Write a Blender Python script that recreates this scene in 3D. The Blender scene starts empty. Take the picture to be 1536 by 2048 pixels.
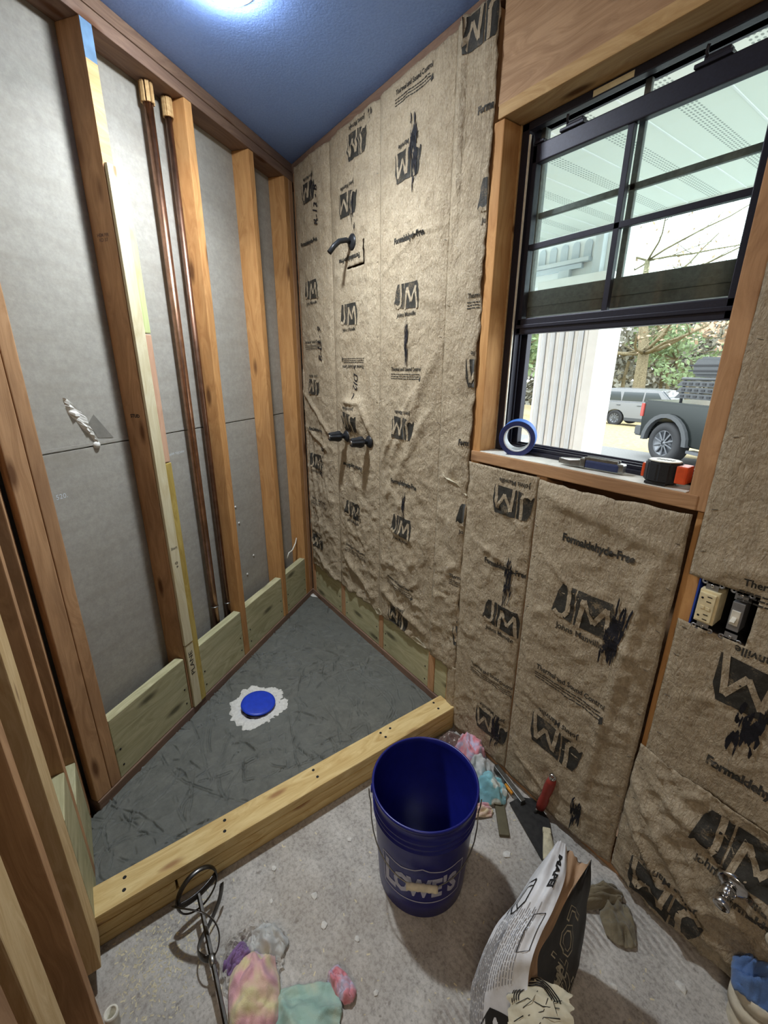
import bpy, bmesh, math, random
import numpy as np
from mathutils import Vector, Matrix
S = bpy.context.scene
C = S.collection
PI = math.pi
random.seed(7)

# ------------------------------------------------------------------ camera, world, lights, exposure
cam_d = bpy.data.cameras.new('camera'); cam = bpy.data.objects.new('camera', cam_d); C.objects.link(cam); S.camera = cam
CAM = Vector((2.40, -1.13, 1.49)); PITCH, ROLL, YAW = (math.radians(v) for v in (18.26, -0.35, 144.45))
F_ = Vector((math.cos(YAW), math.sin(YAW), 0)); R_ = Vector((math.sin(YAW), -math.cos(YAW), 0)); Z_ = Vector((0, 0, 1))
w_ = math.cos(PITCH)*F_ - math.sin(PITCH)*Z_; d_ = -math.cos(PITCH)*Z_ - math.sin(PITCH)*F_
r2 = math.cos(ROLL)*R_ + math.sin(ROLL)*d_; d2 = -math.sin(ROLL)*R_ + math.cos(ROLL)*d_
cam.matrix_world = Matrix.Translation(CAM) @ Matrix((r2, -d2, -w_)).transposed().to_4x4()
cam_d.sensor_fit = 'HORIZONTAL'; cam_d.sensor_width = 36; cam_d.lens = 866/1536*36; cam_d.clip_start = 0.02; cam_d.clip_end = 300

W = bpy.data.worlds.new('sky'); S.world = W; W.use_nodes = True
bg = W.node_tree.nodes['Background']; bg.inputs[0].default_value = (0.88, 0.97, 1.0, 1); bg.inputs[1].default_value = 2.6

LAMP = (0.905, -0.59)
CEIL = 2.465
S.view_settings.view_transform = 'Standard'; S.view_settings.look = 'None'; S.view_settings.gamma = 1
S.view_settings.exposure = 1.15; S.view_settings.use_curve_mapping = False

# added warm fill light behind the camera, lifts and warms the shadows
fill_d = bpy.data.lights.new('warm_fill', 'AREA'); fill_d.shape = 'DISK'; fill_d.size = 0.7; fill_d.energy = 8; fill_d.color = (1.0, 0.80, 0.58)
fill_l = bpy.data.objects.new('warm_fill', fill_d); C.objects.link(fill_l); fill_l.location = (3.0, -2.05, 2.35)
fill_l.rotation_euler = (Vector((1.3, -.6, .6))-Vector(fill_l.location)).to_track_quat('-Z', 'Y').to_euler()

# ------------------------------------------------------------------ helpers
def lin(c):
    return tuple(((v/255)/12.92 if v/255 <= 0.04045 else ((v/255+0.055)/1.055)**2.4) for v in c) + (1,)

class NT:
    def __init__(s, name):
        s.m = bpy.data.materials.new(name); s.m.use_nodes = True; s.t = s.m.node_tree; s.b = s.t.nodes['Principled BSDF']
        s.out = s.t.nodes['Material Output']
    def n(s, typ, **kw):
        o = s.t.nodes.new(typ)
        for k, v in kw.items():
            if k in ('data_type', 'blend_type', 'operation', 'feature', 'wave_type', 'bands_direction', 'noise_dimensions', 'rings_direction', 'distance', 'interpolation_type', 'wave_profile'): setattr(o, k, v)
        return o
    def l(s, a, b): s.t.links.new(a, b)
    def setv(s, o, **kw):
        for k, v in kw.items(): o.inputs[k].default_value = v
        return o
    def coords(s, scale=(1, 1, 1), rnd=True, rot=(0, 0, 0)):
        tc = s.n('ShaderNodeTexCoord'); mp = s.n('ShaderNodeMapping'); mp.inputs['Scale'].default_value = scale; mp.inputs['Rotation'].default_value = rot
        s.l(tc.outputs['Object'], mp.inputs['Vector'])
        if rnd:
            oi = s.n('ShaderNodeObjectInfo'); mu = s.n('ShaderNodeMath', operation='MULTIPLY'); mu.inputs[1].default_value = 37.0
            s.l(oi.outputs['Random'], mu.inputs[0]); s.l(mu.outputs[0], mp.inputs['Location'])
        return mp.outputs['Vector']
    def noise(s, vec, scale, detail=4, rough=0.55, dist=0.0):
        o = s.n('ShaderNodeTexNoise'); o.inputs['Scale'].default_value = scale; o.inputs['Detail'].default_value = detail
        o.inputs['Roughness'].default_value = rough; o.inputs['Distortion'].default_value = dist
        s.l(vec, o.inputs['Vector']); return o.outputs['Fac']
    def ramp(s, fac, stops):
        o = s.n('ShaderNodeValToRGB'); e = o.color_ramp.elements
        while len(e) < len(stops): e.new(0.5)
        for i, (p, c) in enumerate(stops):
            e[i].position = p; e[i].color = c if len(c) == 4 else lin(c)
        s.l(fac, o.inputs['Fac']); return o.outputs['Color']
    def mix(s, fac, a, b, mode='MIX'):
        o = s.n('ShaderNodeMix', data_type='RGBA', blend_type=mode)
        for k, v in ((0, fac), (6, a), (7, b)):
            if hasattr(v, 'node'): s.l(v, o.inputs[k])
            else: o.inputs[k].default_value = v
        return o.outputs[2]
    def bump(s, h, strength=0.3, dist=0.01, prev=None):
        o = s.n('ShaderNodeBump'); o.inputs['Strength'].default_value = strength; o.inputs['Distance'].default_value = dist
        s.l(h, o.inputs['Height'])
        if prev is not None: s.l(prev, o.inputs['Normal'])
        return o.outputs['Normal']
    def fin(s, col=None, rough=0.6, nrm=None, metal=0.0, spec=0.3, **kw):
        if col is not None:
            if hasattr(col, 'node'): s.l(col, s.b.inputs['Base Color'])
            else: s.b.inputs['Base Color'].default_value = col
        if hasattr(rough, 'node'): s.l(rough, s.b.inputs['Roughness'])
        else: s.b.inputs['Roughness'].default_value = rough
        s.b.inputs['Metallic'].default_value = metal; s.b.inputs['Specular IOR Level'].default_value = spec
        if nrm is not None: s.l(nrm, s.b.inputs['Normal'])
        for k, v in kw.items(): s.b.inputs[k.replace('_', ' ')].default_value = v
        return s.m

def plain(name, c, rough=0.5, metal=0.0, spec=0.4, bump=0.15, bs=60, var=0.12, **kw):
    t = NT(name); v = t.coords(); n = t.noise(v, bs, 3)
    a = lin(c); d = tuple(x*(1-var) for x in a[:3]) + (1,); e = tuple(min(1, x*(1+var)) for x in a[:3]) + (1,)
    return t.fin(t.ramp(n, [(0.3, d), (0.7, e)]), rough, t.bump(n, bump, 0.002), metal, spec, **kw)

def wood(name, light, dark, knot=(90, 55, 30), grain=1.0, dirt=None, dirt_amt=0.35, bumpy=0.25, knots=0.075):
    t = NT(name)
    v = t.coords((1.0, 14, 14)); warp = t.noise(t.coords((0.7, 3, 3)), 2.2, 2)
    ad = t.n('ShaderNodeVectorMath', operation='ADD'); sc = t.n('ShaderNodeVectorMath', operation='SCALE'); sc.inputs[3].default_value = 6.0
    cmb = t.n('ShaderNodeCombineXYZ'); t.l(warp, cmb.inputs[1]); t.l(warp, cmb.inputs[2]); t.l(cmb.outputs[0], sc.inputs[0])
    t.l(v, ad.inputs[0]); t.l(sc.outputs[0], ad.inputs[1])
    g1 = t.noise(ad.outputs[0], 3.2*grain, 6, 0.6); g2 = t.noise(t.coords((2.0, 60, 60)), 6, 3)
    col = t.ramp(g1, [(0.32, dark), (0.47, tuple((a+b)//2 for a, b in zip(light, dark))), (0.62, light)])
    col = t.mix(0.22, col, t.ramp(g2, [(0.35, dark), (0.65, light)]))
    if dirt:
        dn = t.noise(t.coords((0.8, 2, 2)), 3.0, 4); f = t.ramp(dn, [(0.45, (0, 0, 0, 1)), (0.72, (dirt_amt,)*3 + (1,))])
        col = t.mix(f, col, lin(dirt))
    vo = t.n('ShaderNodeTexVoronoi'); vo.inputs['Scale'].default_value = 1.0; t.l(t.coords((3.3, 11, 11)), vo.inputs['Vector'])
    kf = t.ramp(vo.outputs['Distance'], [(knots, (0.85,)*3 + (1,)), (knots*2.4, (0, 0, 0, 1))])
    col = t.mix(kf, col, lin(knot))
    t2 = t.bump(g1, bumpy, 0.003); t2 = t.bump(g2, bumpy*0.5, 0.001, t2)
    return t.fin(col, 0.72, t2, spec=0.25)

M = {}
M['spf'] = wood('old_spruce_orange', (200, 152, 98), (168, 118, 70), dirt=(130, 96, 66))
M['spf_brown'] = wood('old_stud_brown', (196, 154, 114), (164, 124, 88), dirt=(104, 76, 58), dirt_amt=0.5)
M['spf_dark'] = wood('aged_plate_brown', (138, 112, 94), (112, 88, 74), dirt=(96, 78, 76), dirt_amt=0.5)
M['spf_pale'] = wood('weathered_pale_pine', (205, 172, 124), (176, 140, 92), dirt=(150, 120, 90))
M['pine'] = wood('new_yellow_pine', (222, 198, 142), (188, 154, 96), knot=(150, 108, 70), knots=0.06)
M['treated'] = wood('treated_green_pine', (192, 186, 150), (156, 150, 114), knot=(78, 74, 54), dirt=(120, 128, 100), knots=0.085)
M['treated_y'] = wood('treated_yellow_board', (190, 168, 96), (152, 128, 62), knot=(90, 60, 30))
M['green'] = wood('pale_green_shim', (206, 212, 158), (176, 186, 128), knot=(150, 150, 110), knots=0.02)
M['cream'] = wood('cream_planed_shim', (216, 208, 178), (194, 180, 142), knot=(120, 90, 60), knots=0.04)
M['pink'] = wood('pinkish_pine_strip', (206, 168, 142), (182, 142, 116), knot=(150, 100, 75), knots=0.09)
M['fir'] = wood('fir_header', (188, 154, 120), (152, 118, 88), knot=(70, 55, 50), dirt=(90, 72, 62), dirt_amt=0.5, knots=0.10)
M['beige'] = wood('beige_pine_stud', (214, 188, 144), (186, 154, 108), knot=(120, 86, 56), knots=0.05)

def m_kraft():
    t = NT('kraft_facing_paper'); v = t.coords((1, 1, 1), rnd=False)
    fib = t.noise(t.coords((1, 1, 1), rnd=False), 150, 4, 0.7); mot = t.noise(v, 22, 5, 0.65); big = t.noise(v, 3.0, 4)
    col = t.ramp(mot, [(0.32, (150, 134, 110)), (0.68, (186, 171, 146))])
    col = t.mix(t.ramp(big, [(0.4, (0, 0, 0, 1)), (0.7, (0.45,)*3 + (1,))]), col, lin((190, 178, 156)))
    col = t.mix(0.35, col, t.ramp(fib, [(0.35, (128, 110, 86)), (0.65, (204, 190, 166))]))
    r = t.noise(v, 28, 6, 0.62, 0.6); r2 = t.noise(t.coords((2.4, 1, 0.8), rnd=False), 46, 5, 0.6, 1.2)
    nr = t.bump(r, 0.85, 0.009); nr = t.bump(r2, 0.9, 0.007, nr); nr = t.bump(fib, 0.2, 0.001, nr)
    return t.fin(col, 0.62, nr, spec=0.25)
M['kraft'] = m_kraft()
def m_ink(name='printing_ink', c=(62, 60, 56), lo=0.30):
    t = NT(name); v = t.coords((1, 1, 1), rnd=False); n = t.noise(v, 210, 4, 0.7); n2 = t.noise(v, 25, 3)
    mu = t.n('ShaderNodeMath', operation='MULTIPLY'); t.l(n, mu.inputs[0]); t.l(n2, mu.inputs[1])
    return t.fin(t.ramp(mu.outputs[0], [(0.16, tuple(int(x*0.8) for x in c)), (lo, c), (0.42, (120, 106, 84))]), 0.6, t.bump(t.noise(v, 28, 6, 0.62, 0.6), 0.5, 0.006), spec=0.2)
M['ink'] = m_ink(); M['ink_black'] = m_ink('black_marker_ink', (36, 36, 42), 0.36)

def m_drywall():
    t = NT('drywall_back_paper'); v = t.coords((1, 1, 1), rnd=False)
    a = t.noise(v, 55, 5, 0.7); b = t.noise(t.coords((1, 1, 6), rnd=False), 3.5, 5, 0.6)
    col = t.ramp(a, [(0.3, (149, 146, 139)), (0.7, (167, 164, 156))])
    col = t.mix(t.ramp(b, [(0.45, (0, 0, 0, 1)), (0.75, (0.5,)*3 + (1,))]), col, lin((139, 133, 122)))
    s1 = t.noise(t.coords((2, 2, 22), rnd=False), 4.5, 6, 0.75)
    col = t.mix(t.ramp(s1, [(0.66, (0, 0, 0, 1)), (0.76, (0.35,)*3 + (1,))]), col, lin((206, 206, 204)))
    return t.fin(col, 0.75, t.bump(a, 0.25, 0.002), spec=0.2)
M['drywall'] = m_drywall()
M['drywall_dark'] = plain('drywall_torn_grey', (122, 119, 112), 0.8, bs=40)
def m_ceil():
    t = NT('blue_grey_ceiling_paint'); v = t.coords(rnd=False); a = t.noise(v, 120, 4, 0.7); b = t.noise(v, 18, 3)
    vo = t.n('ShaderNodeTexVoronoi'); vo.inputs['Scale'].default_value = 4.2; t.l(v, vo.inputs['Vector'])
    col = t.ramp(a, [(0.3, (128, 162, 236)), (0.7, (144, 180, 248))])
    col = t.mix(t.ramp(vo.outputs['Distance'], [(0.02, (0.7,)*3 + (1,)), (0.035, (0, 0, 0, 1))]), col, lin((70, 74, 92)))
    return t.fin(col, 0.55, t.bump(a, 0.35, 0.003, t.bump(b, 0.2, 0.004)), spec=0.35)
M['ceiling'] = m_ceil()
def m_mortar():
    t = NT('fresh_grey_mortar'); v = t.coords(rnd=False); a = t.noise(v, 30, 6, 0.7); b = t.noise(v, 160, 4, 0.7); c = t.noise(v, 3, 3)
    col = t.ramp(a, [(0.3, (82, 83, 78)), (0.7, (108, 108, 101))]); col = t.mix(t.ramp(c, [(0.4, (0, 0, 0, 1)), (0.7, (0.5,)*3 + (1,))]), col, lin((96, 99, 96)))
    nr = t.bump(a, 0.5, 0.004); nr = t.bump(b, 0.35, 0.0015, nr)
    return t.fin(col, 0.62, nr, spec=0.35)
M['mortar'] = m_mortar()
def m_concrete():
    t = NT('old_concrete_slab'); v = t.coords(rnd=False); a = t.noise(v, 9, 7, 0.65); b = t.noise(v, 90, 5, 0.75); c = t.noise(v, 2.2, 3)
    col = t.ramp(a, [(0.3, (146, 142, 137)), (0.5, (176, 173, 168)), (0.68, (206, 203, 198))])
    col = t.mix(0.38, col, t.ramp(b, [(0.38, (104, 97, 90)), (0.55, (200, 195, 188))]))
    sp = t.noise(v, 34, 3, 0.6); col = t.mix(t.ramp(sp, [(0.30, (0.55,)*3 + (1,)), (0.36, (0, 0, 0, 1))]), col, lin((104, 98, 92)))
    dg = t.noise(t.coords((5, 30, 1), rnd=False, rot=(0, 0, .6)), 5, 4, .7); col = t.mix(t.ramp(dg, [(0.62, (0, 0, 0, 1)), (0.75, (0.35,)*3 + (1,))]), col, lin((120, 114, 106)))
    # thinset trowel ridges, in patches of curved combing
    wv = t.n('ShaderNodeTexWave', wave_type='RINGS', rings_direction='Z'); wv.inputs['Scale'].default_value = 17; wv.inputs['Distortion'].default_value = 3.0; wv.inputs['Detail'].default_value = 2; wv.inputs['Detail Scale'].default_value = 0.9
    mp = t.n('ShaderNodeMapping'); mp.inputs['Location'].default_value = (-2.0, 0.95, 0); tc = t.n('ShaderNodeTexCoord'); t.l(tc.outputs['Object'], mp.inputs[0]); t.l(mp.outputs[0], wv.inputs[0])
    sx = t.n('ShaderNodeSeparateXYZ'); t.l(tc.outputs['Object'], sx.inputs[0])
    mr = t.n('ShaderNodeMapRange'); mr.inputs[1].default_value = 1.86; mr.inputs[2].default_value = 2.0; t.l(sx.outputs[0], mr.inputs[0])
    wn = t.noise(v, 3.3, 2); wr = t.ramp(wn, [(0.46, (0, 0, 0, 1)), (0.55, (1, 1, 1, 1))])
    mk = t.n('ShaderNodeMath', operation='MULTIPLY'); t.l(mr.outputs[0], mk.inputs[0]); t.l(wr, mk.inputs[1])
    wf = t.ramp(wv.outputs['Fac'], [(0.15, (0.45,)*3 + (1,)), (0.45, (0, 0, 0, 1))])
    mk2 = t.n('ShaderNodeMath', operation='MULTIPLY'); t.l(mk.outputs[0], mk2.inputs[0]); t.l(wf, mk2.inputs[1])
    col = t.mix(mk2.outputs[0], col, lin((112, 100, 92)))
    col = t.mix(t.ramp(c, [(0.45, (0, 0, 0, 1)), (0.7, (0.35,)*3 + (1,))]), col, lin((156, 142, 124)))
    hh = t.n('ShaderNodeMath', operation='MULTIPLY'); t.l(mk.outputs[0], hh.inputs[0]); t.l(wv.outputs['Fac'], hh.inputs[1])
    nr = t.bump(b, 0.5, 0.003); nr = t.bump(a, 0.35, 0.006, nr); nr = t.bump(hh.outputs[0], 0.7, 0.003, nr)
    return t.fin(col, 0.85, nr, spec=0.2)
M['concrete'] = m_concrete()
M['plaster'] = plain('white_gypsum', (206, 204, 198), 0.85, bump=0.5, bs=90)
M['copper'] = plain('aged_copper', (172, 132, 108), 0.30, 1.0, bump=0.05, bs=30, var=0.25)
M['copper_dark'] = plain('dark_copper', (138, 108, 92), 0.36, 1.0, bump=0.05, bs=30, var=0.25)
M['bronze'] = plain('dark_bronze_frame', (42, 42, 54), 0.42, 0.3, bump=0.08, bs=200)
M['bronze_l'] = plain('dusty_outer_frame', (112, 114, 112), 0.55, 0.2, bump=0.1, bs=90, var=0.2)
M['black'] = plain('matte_black_fixture', (38, 40, 44), 0.38, 0.2, bump=0.03)
M['chrome'] = plain('worn_chrome', (205, 205, 205), 0.16, 1.0, bump=0.06, bs=40)
M['steel'] = plain('grey_steel', (150, 150, 148), 0.35, 1.0, bump=0.1, bs=80, var=0.2)
M['dark_steel'] = plain('dark_mixer_steel', (84, 82, 80), 0.32, 1.0, bump=0.2, bs=50, var=0.3)
M['zinc'] = plain('zinc_strap', (168, 170, 174), 0.42, 0.8, bump=0.1)
M['bucket'] = plain('blue_bucket_plastic', (22, 28, 112), 0.32, bump=0.1, bs=30, var=0.1, spec=0.5)
M['drainblue'] = plain('blue_drain_cap', (30, 62, 182), 0.38, bump=0.15, bs=40, var=0.12)
M['white'] = plain('white_plastic', (226, 222, 208), 0.45)
M['print_white'] = plain('pale_bucket_print', (182, 184, 204), 0.5)
M['ivory'] = plain('ivory_device', (226, 212, 172), 0.42)
M['blk'] = plain('black_hole', (14, 14, 16), 0.7)
M['blue_box'] = plain('blue_outlet_box', (40, 70, 168), 0.5)
M['white_paint'] = plain('white_sill_paint', (214, 212, 202), 0.6, bump=0.3, bs=30, var=0.15)
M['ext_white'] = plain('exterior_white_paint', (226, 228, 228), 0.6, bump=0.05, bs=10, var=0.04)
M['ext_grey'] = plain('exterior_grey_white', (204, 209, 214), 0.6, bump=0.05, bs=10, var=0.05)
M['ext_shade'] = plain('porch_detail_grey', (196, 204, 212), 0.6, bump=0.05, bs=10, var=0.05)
M['tape'] = plain('blue_painters_tape', (54, 108, 190), 0.6, bump=0.1)
M['tape_side'] = plain('dark_blue_tape_side', (44, 52, 104), 0.7, bump=0.3, bs=200)
M['tape_core'] = plain('white_tape_core', (214, 220, 226), 0.6)
M['navy'] = plain('navy_rubber_grip', (46, 56, 92), 0.55)
M['orange'] = plain('orange_plastic', (214, 84, 44), 0.4)
M['rubber'] = plain('black_rubber_case', (36, 38, 42), 0.55, bump=0.3, bs=300)
M['red'] = plain('red_handle', (142, 54, 46), 0.45)
M['slate'] = plain('black_trowel_blade', (44, 43, 42), 0.55, 0.3, bump=0.3, bs=60, var=0.4)
M['bristle'] = plain('cream_brush', (206, 196, 166), 0.8, bump=0.5, bs=40, var=0.2)
M['stick'] = plain('olive_grey_stick', (92, 86, 66), 0.7, bump=0.3, bs=40)
M['brass'] = plain('amber_vial', (206, 140, 50), 0.3)
M['pvc'] = plain('dusty_white_pipe', (206, 198, 178), 0.6, bump=0.2, bs=50, var=0.15)
M['bag_white'] = plain('white_bag_paper', (214, 216, 220), 0.5, bump=0.5, bs=24, var=0.1)
M['bag_tan'] = plain('tan_kraft_lining', (164, 134, 106), 0.7, bump=0.5, bs=24, var=0.15)
M['bag_cream'] = plain('cream_bag_flap', (190, 182, 158), 0.65, bump=0.5, bs=24, var=0.12)
M['bag_black'] = plain('black_bag_print', (34, 33, 32), 0.5, bump=0.4, bs=24)
M['bag_grey'] = plain('grey_bag_print', (130, 132, 138), 0.6, bump=0.2)
def m_cloth(name, cols, scale=6, dots=None, dist=1.0):
    t = NT(name); v = t.coords(rnd=False); a = t.noise(v, scale, 2, 0.5, dist); f = t.noise(v, 420, 3, 0.7)
    n = len(cols); st = []
    for i, c in enumerate(cols):
        p = 0.32 + 0.36*i/max(1, n-1); st.append((p, c))
    col = t.ramp(a, st)
    if dots:
        vo = t.n('ShaderNodeTexVoronoi'); vo.inputs['Scale'].default_value = dots[0]; t.l(v, vo.inputs['Vector'])
        col = t.mix(t.ramp(vo.outputs['Distance'], [(dots[1], (1, 1, 1, 1)), (dots[1]*1.15, (0, 0, 0, 1))]), col, lin(dots[2]))
    return t.fin(col, 0.95, t.bump(f, 0.6, 0.002, t.bump(t.noise(v, 40, 4), 0.4, 0.006)), spec=0.1, Sheen_Weight=0.3)
M['cloth_pink'] = m_cloth('pastel_pink_towelling', [(206, 150, 170), (222, 176, 176), (216, 206, 160), (200, 170, 200)], 9)
M['cloth_teal'] = m_cloth('pale_teal_fleece', [(140, 176, 166), (164, 194, 182), (190, 200, 178)], 9)
M['cloth_aqua'] = m_cloth('aqua_dotted_cloth', [(126, 186, 200), (148, 204, 212)], 8, (16, 0.28, (206, 214, 206)))
M['cloth_brown'] = m_cloth('brown_dotted_cloth', [(104, 84, 78), (118, 96, 88)], 8, (60, 0.26, (206, 200, 190)))
M['cloth_rose'] = m_cloth('rose_patterned_cloth', [(206, 120, 132), (222, 150, 160), (196, 190, 214), (226, 170, 190)], 16)
M['cloth_grey'] = m_cloth('dirty_grey_rag', [(100, 92, 74), (136, 126, 104)], 14)
M['cloth_white'] = m_cloth('white_flannel_rag', [(176, 178, 174), (206, 206, 204)], 12)
M['cloth_blue'] = m_cloth('denim_blue_rag', [(78, 108, 158), (102, 132, 182)], 12)
M['cloth_purple'] = m_cloth('purple_cloth', [(120, 92, 140), (150, 120, 168)], 12)
M['stain'] = plain('blue_paint_stain', (92, 126, 158), 0.7, var=0.3, bs=20)
M['grip'] = plain('cream_bail_grip', (216, 208, 184), 0.5)
M['wire'] = plain('bail_wire', (120, 118, 110), 0.35, 1.0)
t = NT('lamp_diffuser'); e = t.n('ShaderNodeEmission'); e.inputs[0].default_value = (0.88, 0.95, 1.0, 1); e.inputs[1].default_value = 110.0; t.l(e.outputs[0], t.out.inputs[0]); M['lamp'] = t.m
t = NT('window_glass'); g = t.n('ShaderNodeBsdfGlossy'); g.inputs['Roughness'].default_value = 0.03; tr = t.n('ShaderNodeBsdfTransparent'); tr.inputs[0].default_value = (0.93, 0.97, 0.96, 1)
fr = t.n('ShaderNodeFresnel'); fr.inputs[0].default_value = 1.3; mx = t.n('ShaderNodeMixShader'); t.l(fr.outputs[0], mx.inputs[0]); t.l(tr.outputs[0], mx.inputs[1]); t.l(g.outputs[0], mx.inputs[2]); t.l(mx.outputs[0], t.out.inputs[0]); M['glass'] = t.m

def link(name, me, mat, parent=None, mw=None, smooth=False):
    o = bpy.data.objects.new(name, me); C.objects.link(o)
    if mat is not None and not me.materials:
        for q in (mat if isinstance(mat, (list, tuple)) else [mat]): me.materials.append(q)
    if mw is not None: o.matrix_world = mw
    if parent is not None:
        o.parent = parent
        o.matrix_parent_inverse = PINV.get(parent.name, Matrix.Identity(4))
    PINV[o.name] = (mw or Matrix.Identity(4)).inverted()
    if smooth: me.shade_smooth()
    return o
PINV = {}

def bm2(name, bm, mat, parent=None, mw=None, smooth=False):
    bmesh.ops.recalc_face_normals(bm, faces=bm.faces)
    me = bpy.data.meshes.new(name); bm.to_mesh(me); bm.free(); return link(name, me, mat, parent, mw, smooth)

def mesh(name, vs, fs, mat, parent=None, mw=None, smooth=False, mi=None):
    me = bpy.data.meshes.new(name); me.from_pydata([tuple(v) for v in vs], [], fs)
    if mi is not None:
        for q in mat: me.materials.append(q)
        me.polygons.foreach_set('material_index', mi)
    me.update(); return link(name, me, mat, parent, mw, smooth)

def empty(name, loc=(0, 0, 0), label=None, cat=None, group=None, kind=None):
    o = bpy.data.objects.new(name, None); C.objects.link(o); o.location = loc; o.empty_display_size = 0.05
    PINV[o.name] = Matrix.Translation(loc).inverted()
    return tag(o, label, cat, group, kind)
def tag(o, label=None, cat=None, group=None, kind=None):
    if label: o['label'] = label
    if cat: o['category'] = cat
    if group: o['group'] = group
    if kind: o['kind'] = kind
    return o

def a_box(bm, lo, hi, bev=0.0, M4=None):
    vs = [bm.verts.new(((lo, hi)[i & 1][0], (lo, hi)[(i >> 1) & 1][1], (lo, hi)[(i >> 2) & 1][2])) for i in range(8)]
    fs = [bm.faces.new([vs[i] for i in f]) for f in ((0, 2, 3, 1), (4, 5, 7, 6), (0, 1, 5, 4), (2, 6, 7, 3), (0, 4, 6, 2), (1, 3, 7, 5))]
    if M4 is not None:
        for v in vs: v.co = M4 @ v.co
    if bev > 0:
        es = set(e for f in fs for e in f.edges)
        bmesh.ops.bevel(bm, geom=list(es), offset=bev, segments=2, affect='EDGES', profile=0.6)
def box(name, lo, hi, mat, parent=None, bev=0.002, mw=None):
    """box between world corners; the mesh origin sits at its middle"""
    lo, hi = Vector([min(a, b) for a, b in zip(lo, hi)]), Vector([max(a, b) for a, b in zip(lo, hi)])
    c = (lo+hi)/2; bm = bmesh.new(); a_box(bm, lo-c, hi-c, min(bev, min(hi-lo)*0.3))
    return bm2(name, bm, mat, parent, (mw or Matrix.Identity(4)) @ Matrix.Translation(c))
def board(name, lo, hi, mat, parent=None, axis='z', bev=0.003, frame=None, wob=0.0):
    """lumber: grain runs along the local X axis of the mesh"""
    lo, hi = Vector(lo), Vector(hi); c = (lo+hi)/2; s = hi-lo
    if axis == 'z': L, w, h = s.z, s.x, s.y; R = Matrix(((0, 1, 0), (0, 0, 1), (1, 0, 0)))  # local x->z, y->x, z->y
    elif axis == 'x': L, w, h = s.x, s.y, s.z; R = Matrix.Identity(3)
    else: L, w, h = s.y, s.x, s.z; R = Matrix(((0, 1, 0), (1, 0, 0), (0, 0, -1)))
    bm = bmesh.new(); a_box(bm, (-L/2, -w/2, -h/2), (L/2, w/2, h/2), min(bev, w*0.2, h*0.2))
    mw = (frame or Matrix.Identity(4)) @ Matrix.Translation(c) @ R.to_4x4()
    if axis == 'z' and wob: mw = mw @ Matrix.Rotation(wob, 4, 'Y')
    return bm2(name, bm, mat, parent, mw)

def tube_pts(pts, r, seg=10, closed=False, bm=None, flat=None):
    """tube along points; r may be a list; flat=(a,b) makes a ribbon section"""
    own = bm is None; bm = bm or bmesh.new(); pts = [Vector(p) for p in pts]; n = len(pts); rings = []
    up = None
    for i, p in enumerate(pts):
        a = pts[(i-1) % n] if closed or i > 0 else p; b = pts[(i+1) % n] if closed or i < n-1 else p
        t = (b-a).normalized()
        if up is None: up = t.orthogonal().normalized()
        up = (up - t*up.dot(t)).normalized(); sd = t.cross(up)
        rr = r[i] if isinstance(r, (list, tuple)) else r; fa = flat or (1, 1)
        rings.append([bm.verts.new(p + up*math.cos(2*PI*k/seg)*rr*fa[0] + sd*math.sin(2*PI*k/seg)*rr*fa[1]) for k in range(seg)])
    for i in range(n if closed else n-1):
        A, B = rings[i], rings[(i+1) % n]
        for k in range(seg): bm.faces.new((A[k], A[(k+1) % seg], B[(k+1) % seg], B[k]))
    if not closed: bm.faces.new(rings[0][::-1]); bm.faces.new(rings[-1])
    return bm
def tube(name, pts, r, mat, parent=None, seg=10, closed=False, flat=None, smooth=True):
    c = Vector(pts[0]); return bm2(name, tube_pts([Vector(p)-c for p in pts], r, seg, closed, None, flat), mat, parent, Matrix.Translation(c), smooth)
def lathe(name, prof, mat, parent=None, mw=None, seg=32, smooth=True, flute=0, fa=0.0):
    """prof: (r, z) pairs; local axis Z"""
    bm = bmesh.new(); rings = []
    for r, z in prof:
        if r < 1e-6: rings.append([bm.verts.new((0, 0, z))])
        else: rings.append([bm.verts.new(((r*(1+fa*math.cos(flute*2*PI*k/seg)))*math.cos(2*PI*k/seg), (r*(1+fa*math.cos(flute*2*PI*k/seg)))*math.sin(2*PI*k/seg), z)) for k in range(seg)])
    for A, B in zip(rings, rings[1:]):
        for k in range(seg):
            k2 = (k+1) % seg
            f = [A[k % len(A)], A[k2 % len(A)], B[k2 % len(B)], B[k % len(B)]]; f2 = []
            for q in f:
                if q not in f2: f2.append(q)
            if len(f2) > 2:
                try: bm.faces.new(f2)
                except ValueError: pass
    o = bm2(name, bm, mat, parent, mw, smooth)
    return o
def aim(loc, d, roll=0):
    """matrix with local Z along d"""
    d = Vector(d).normalized(); q = d.to_track_quat('Z', 'Y'); return Matrix.Translation(loc) @ q.to_matrix().to_4x4() @ Matrix.Rotation(roll, 4, 'Z')

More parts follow.
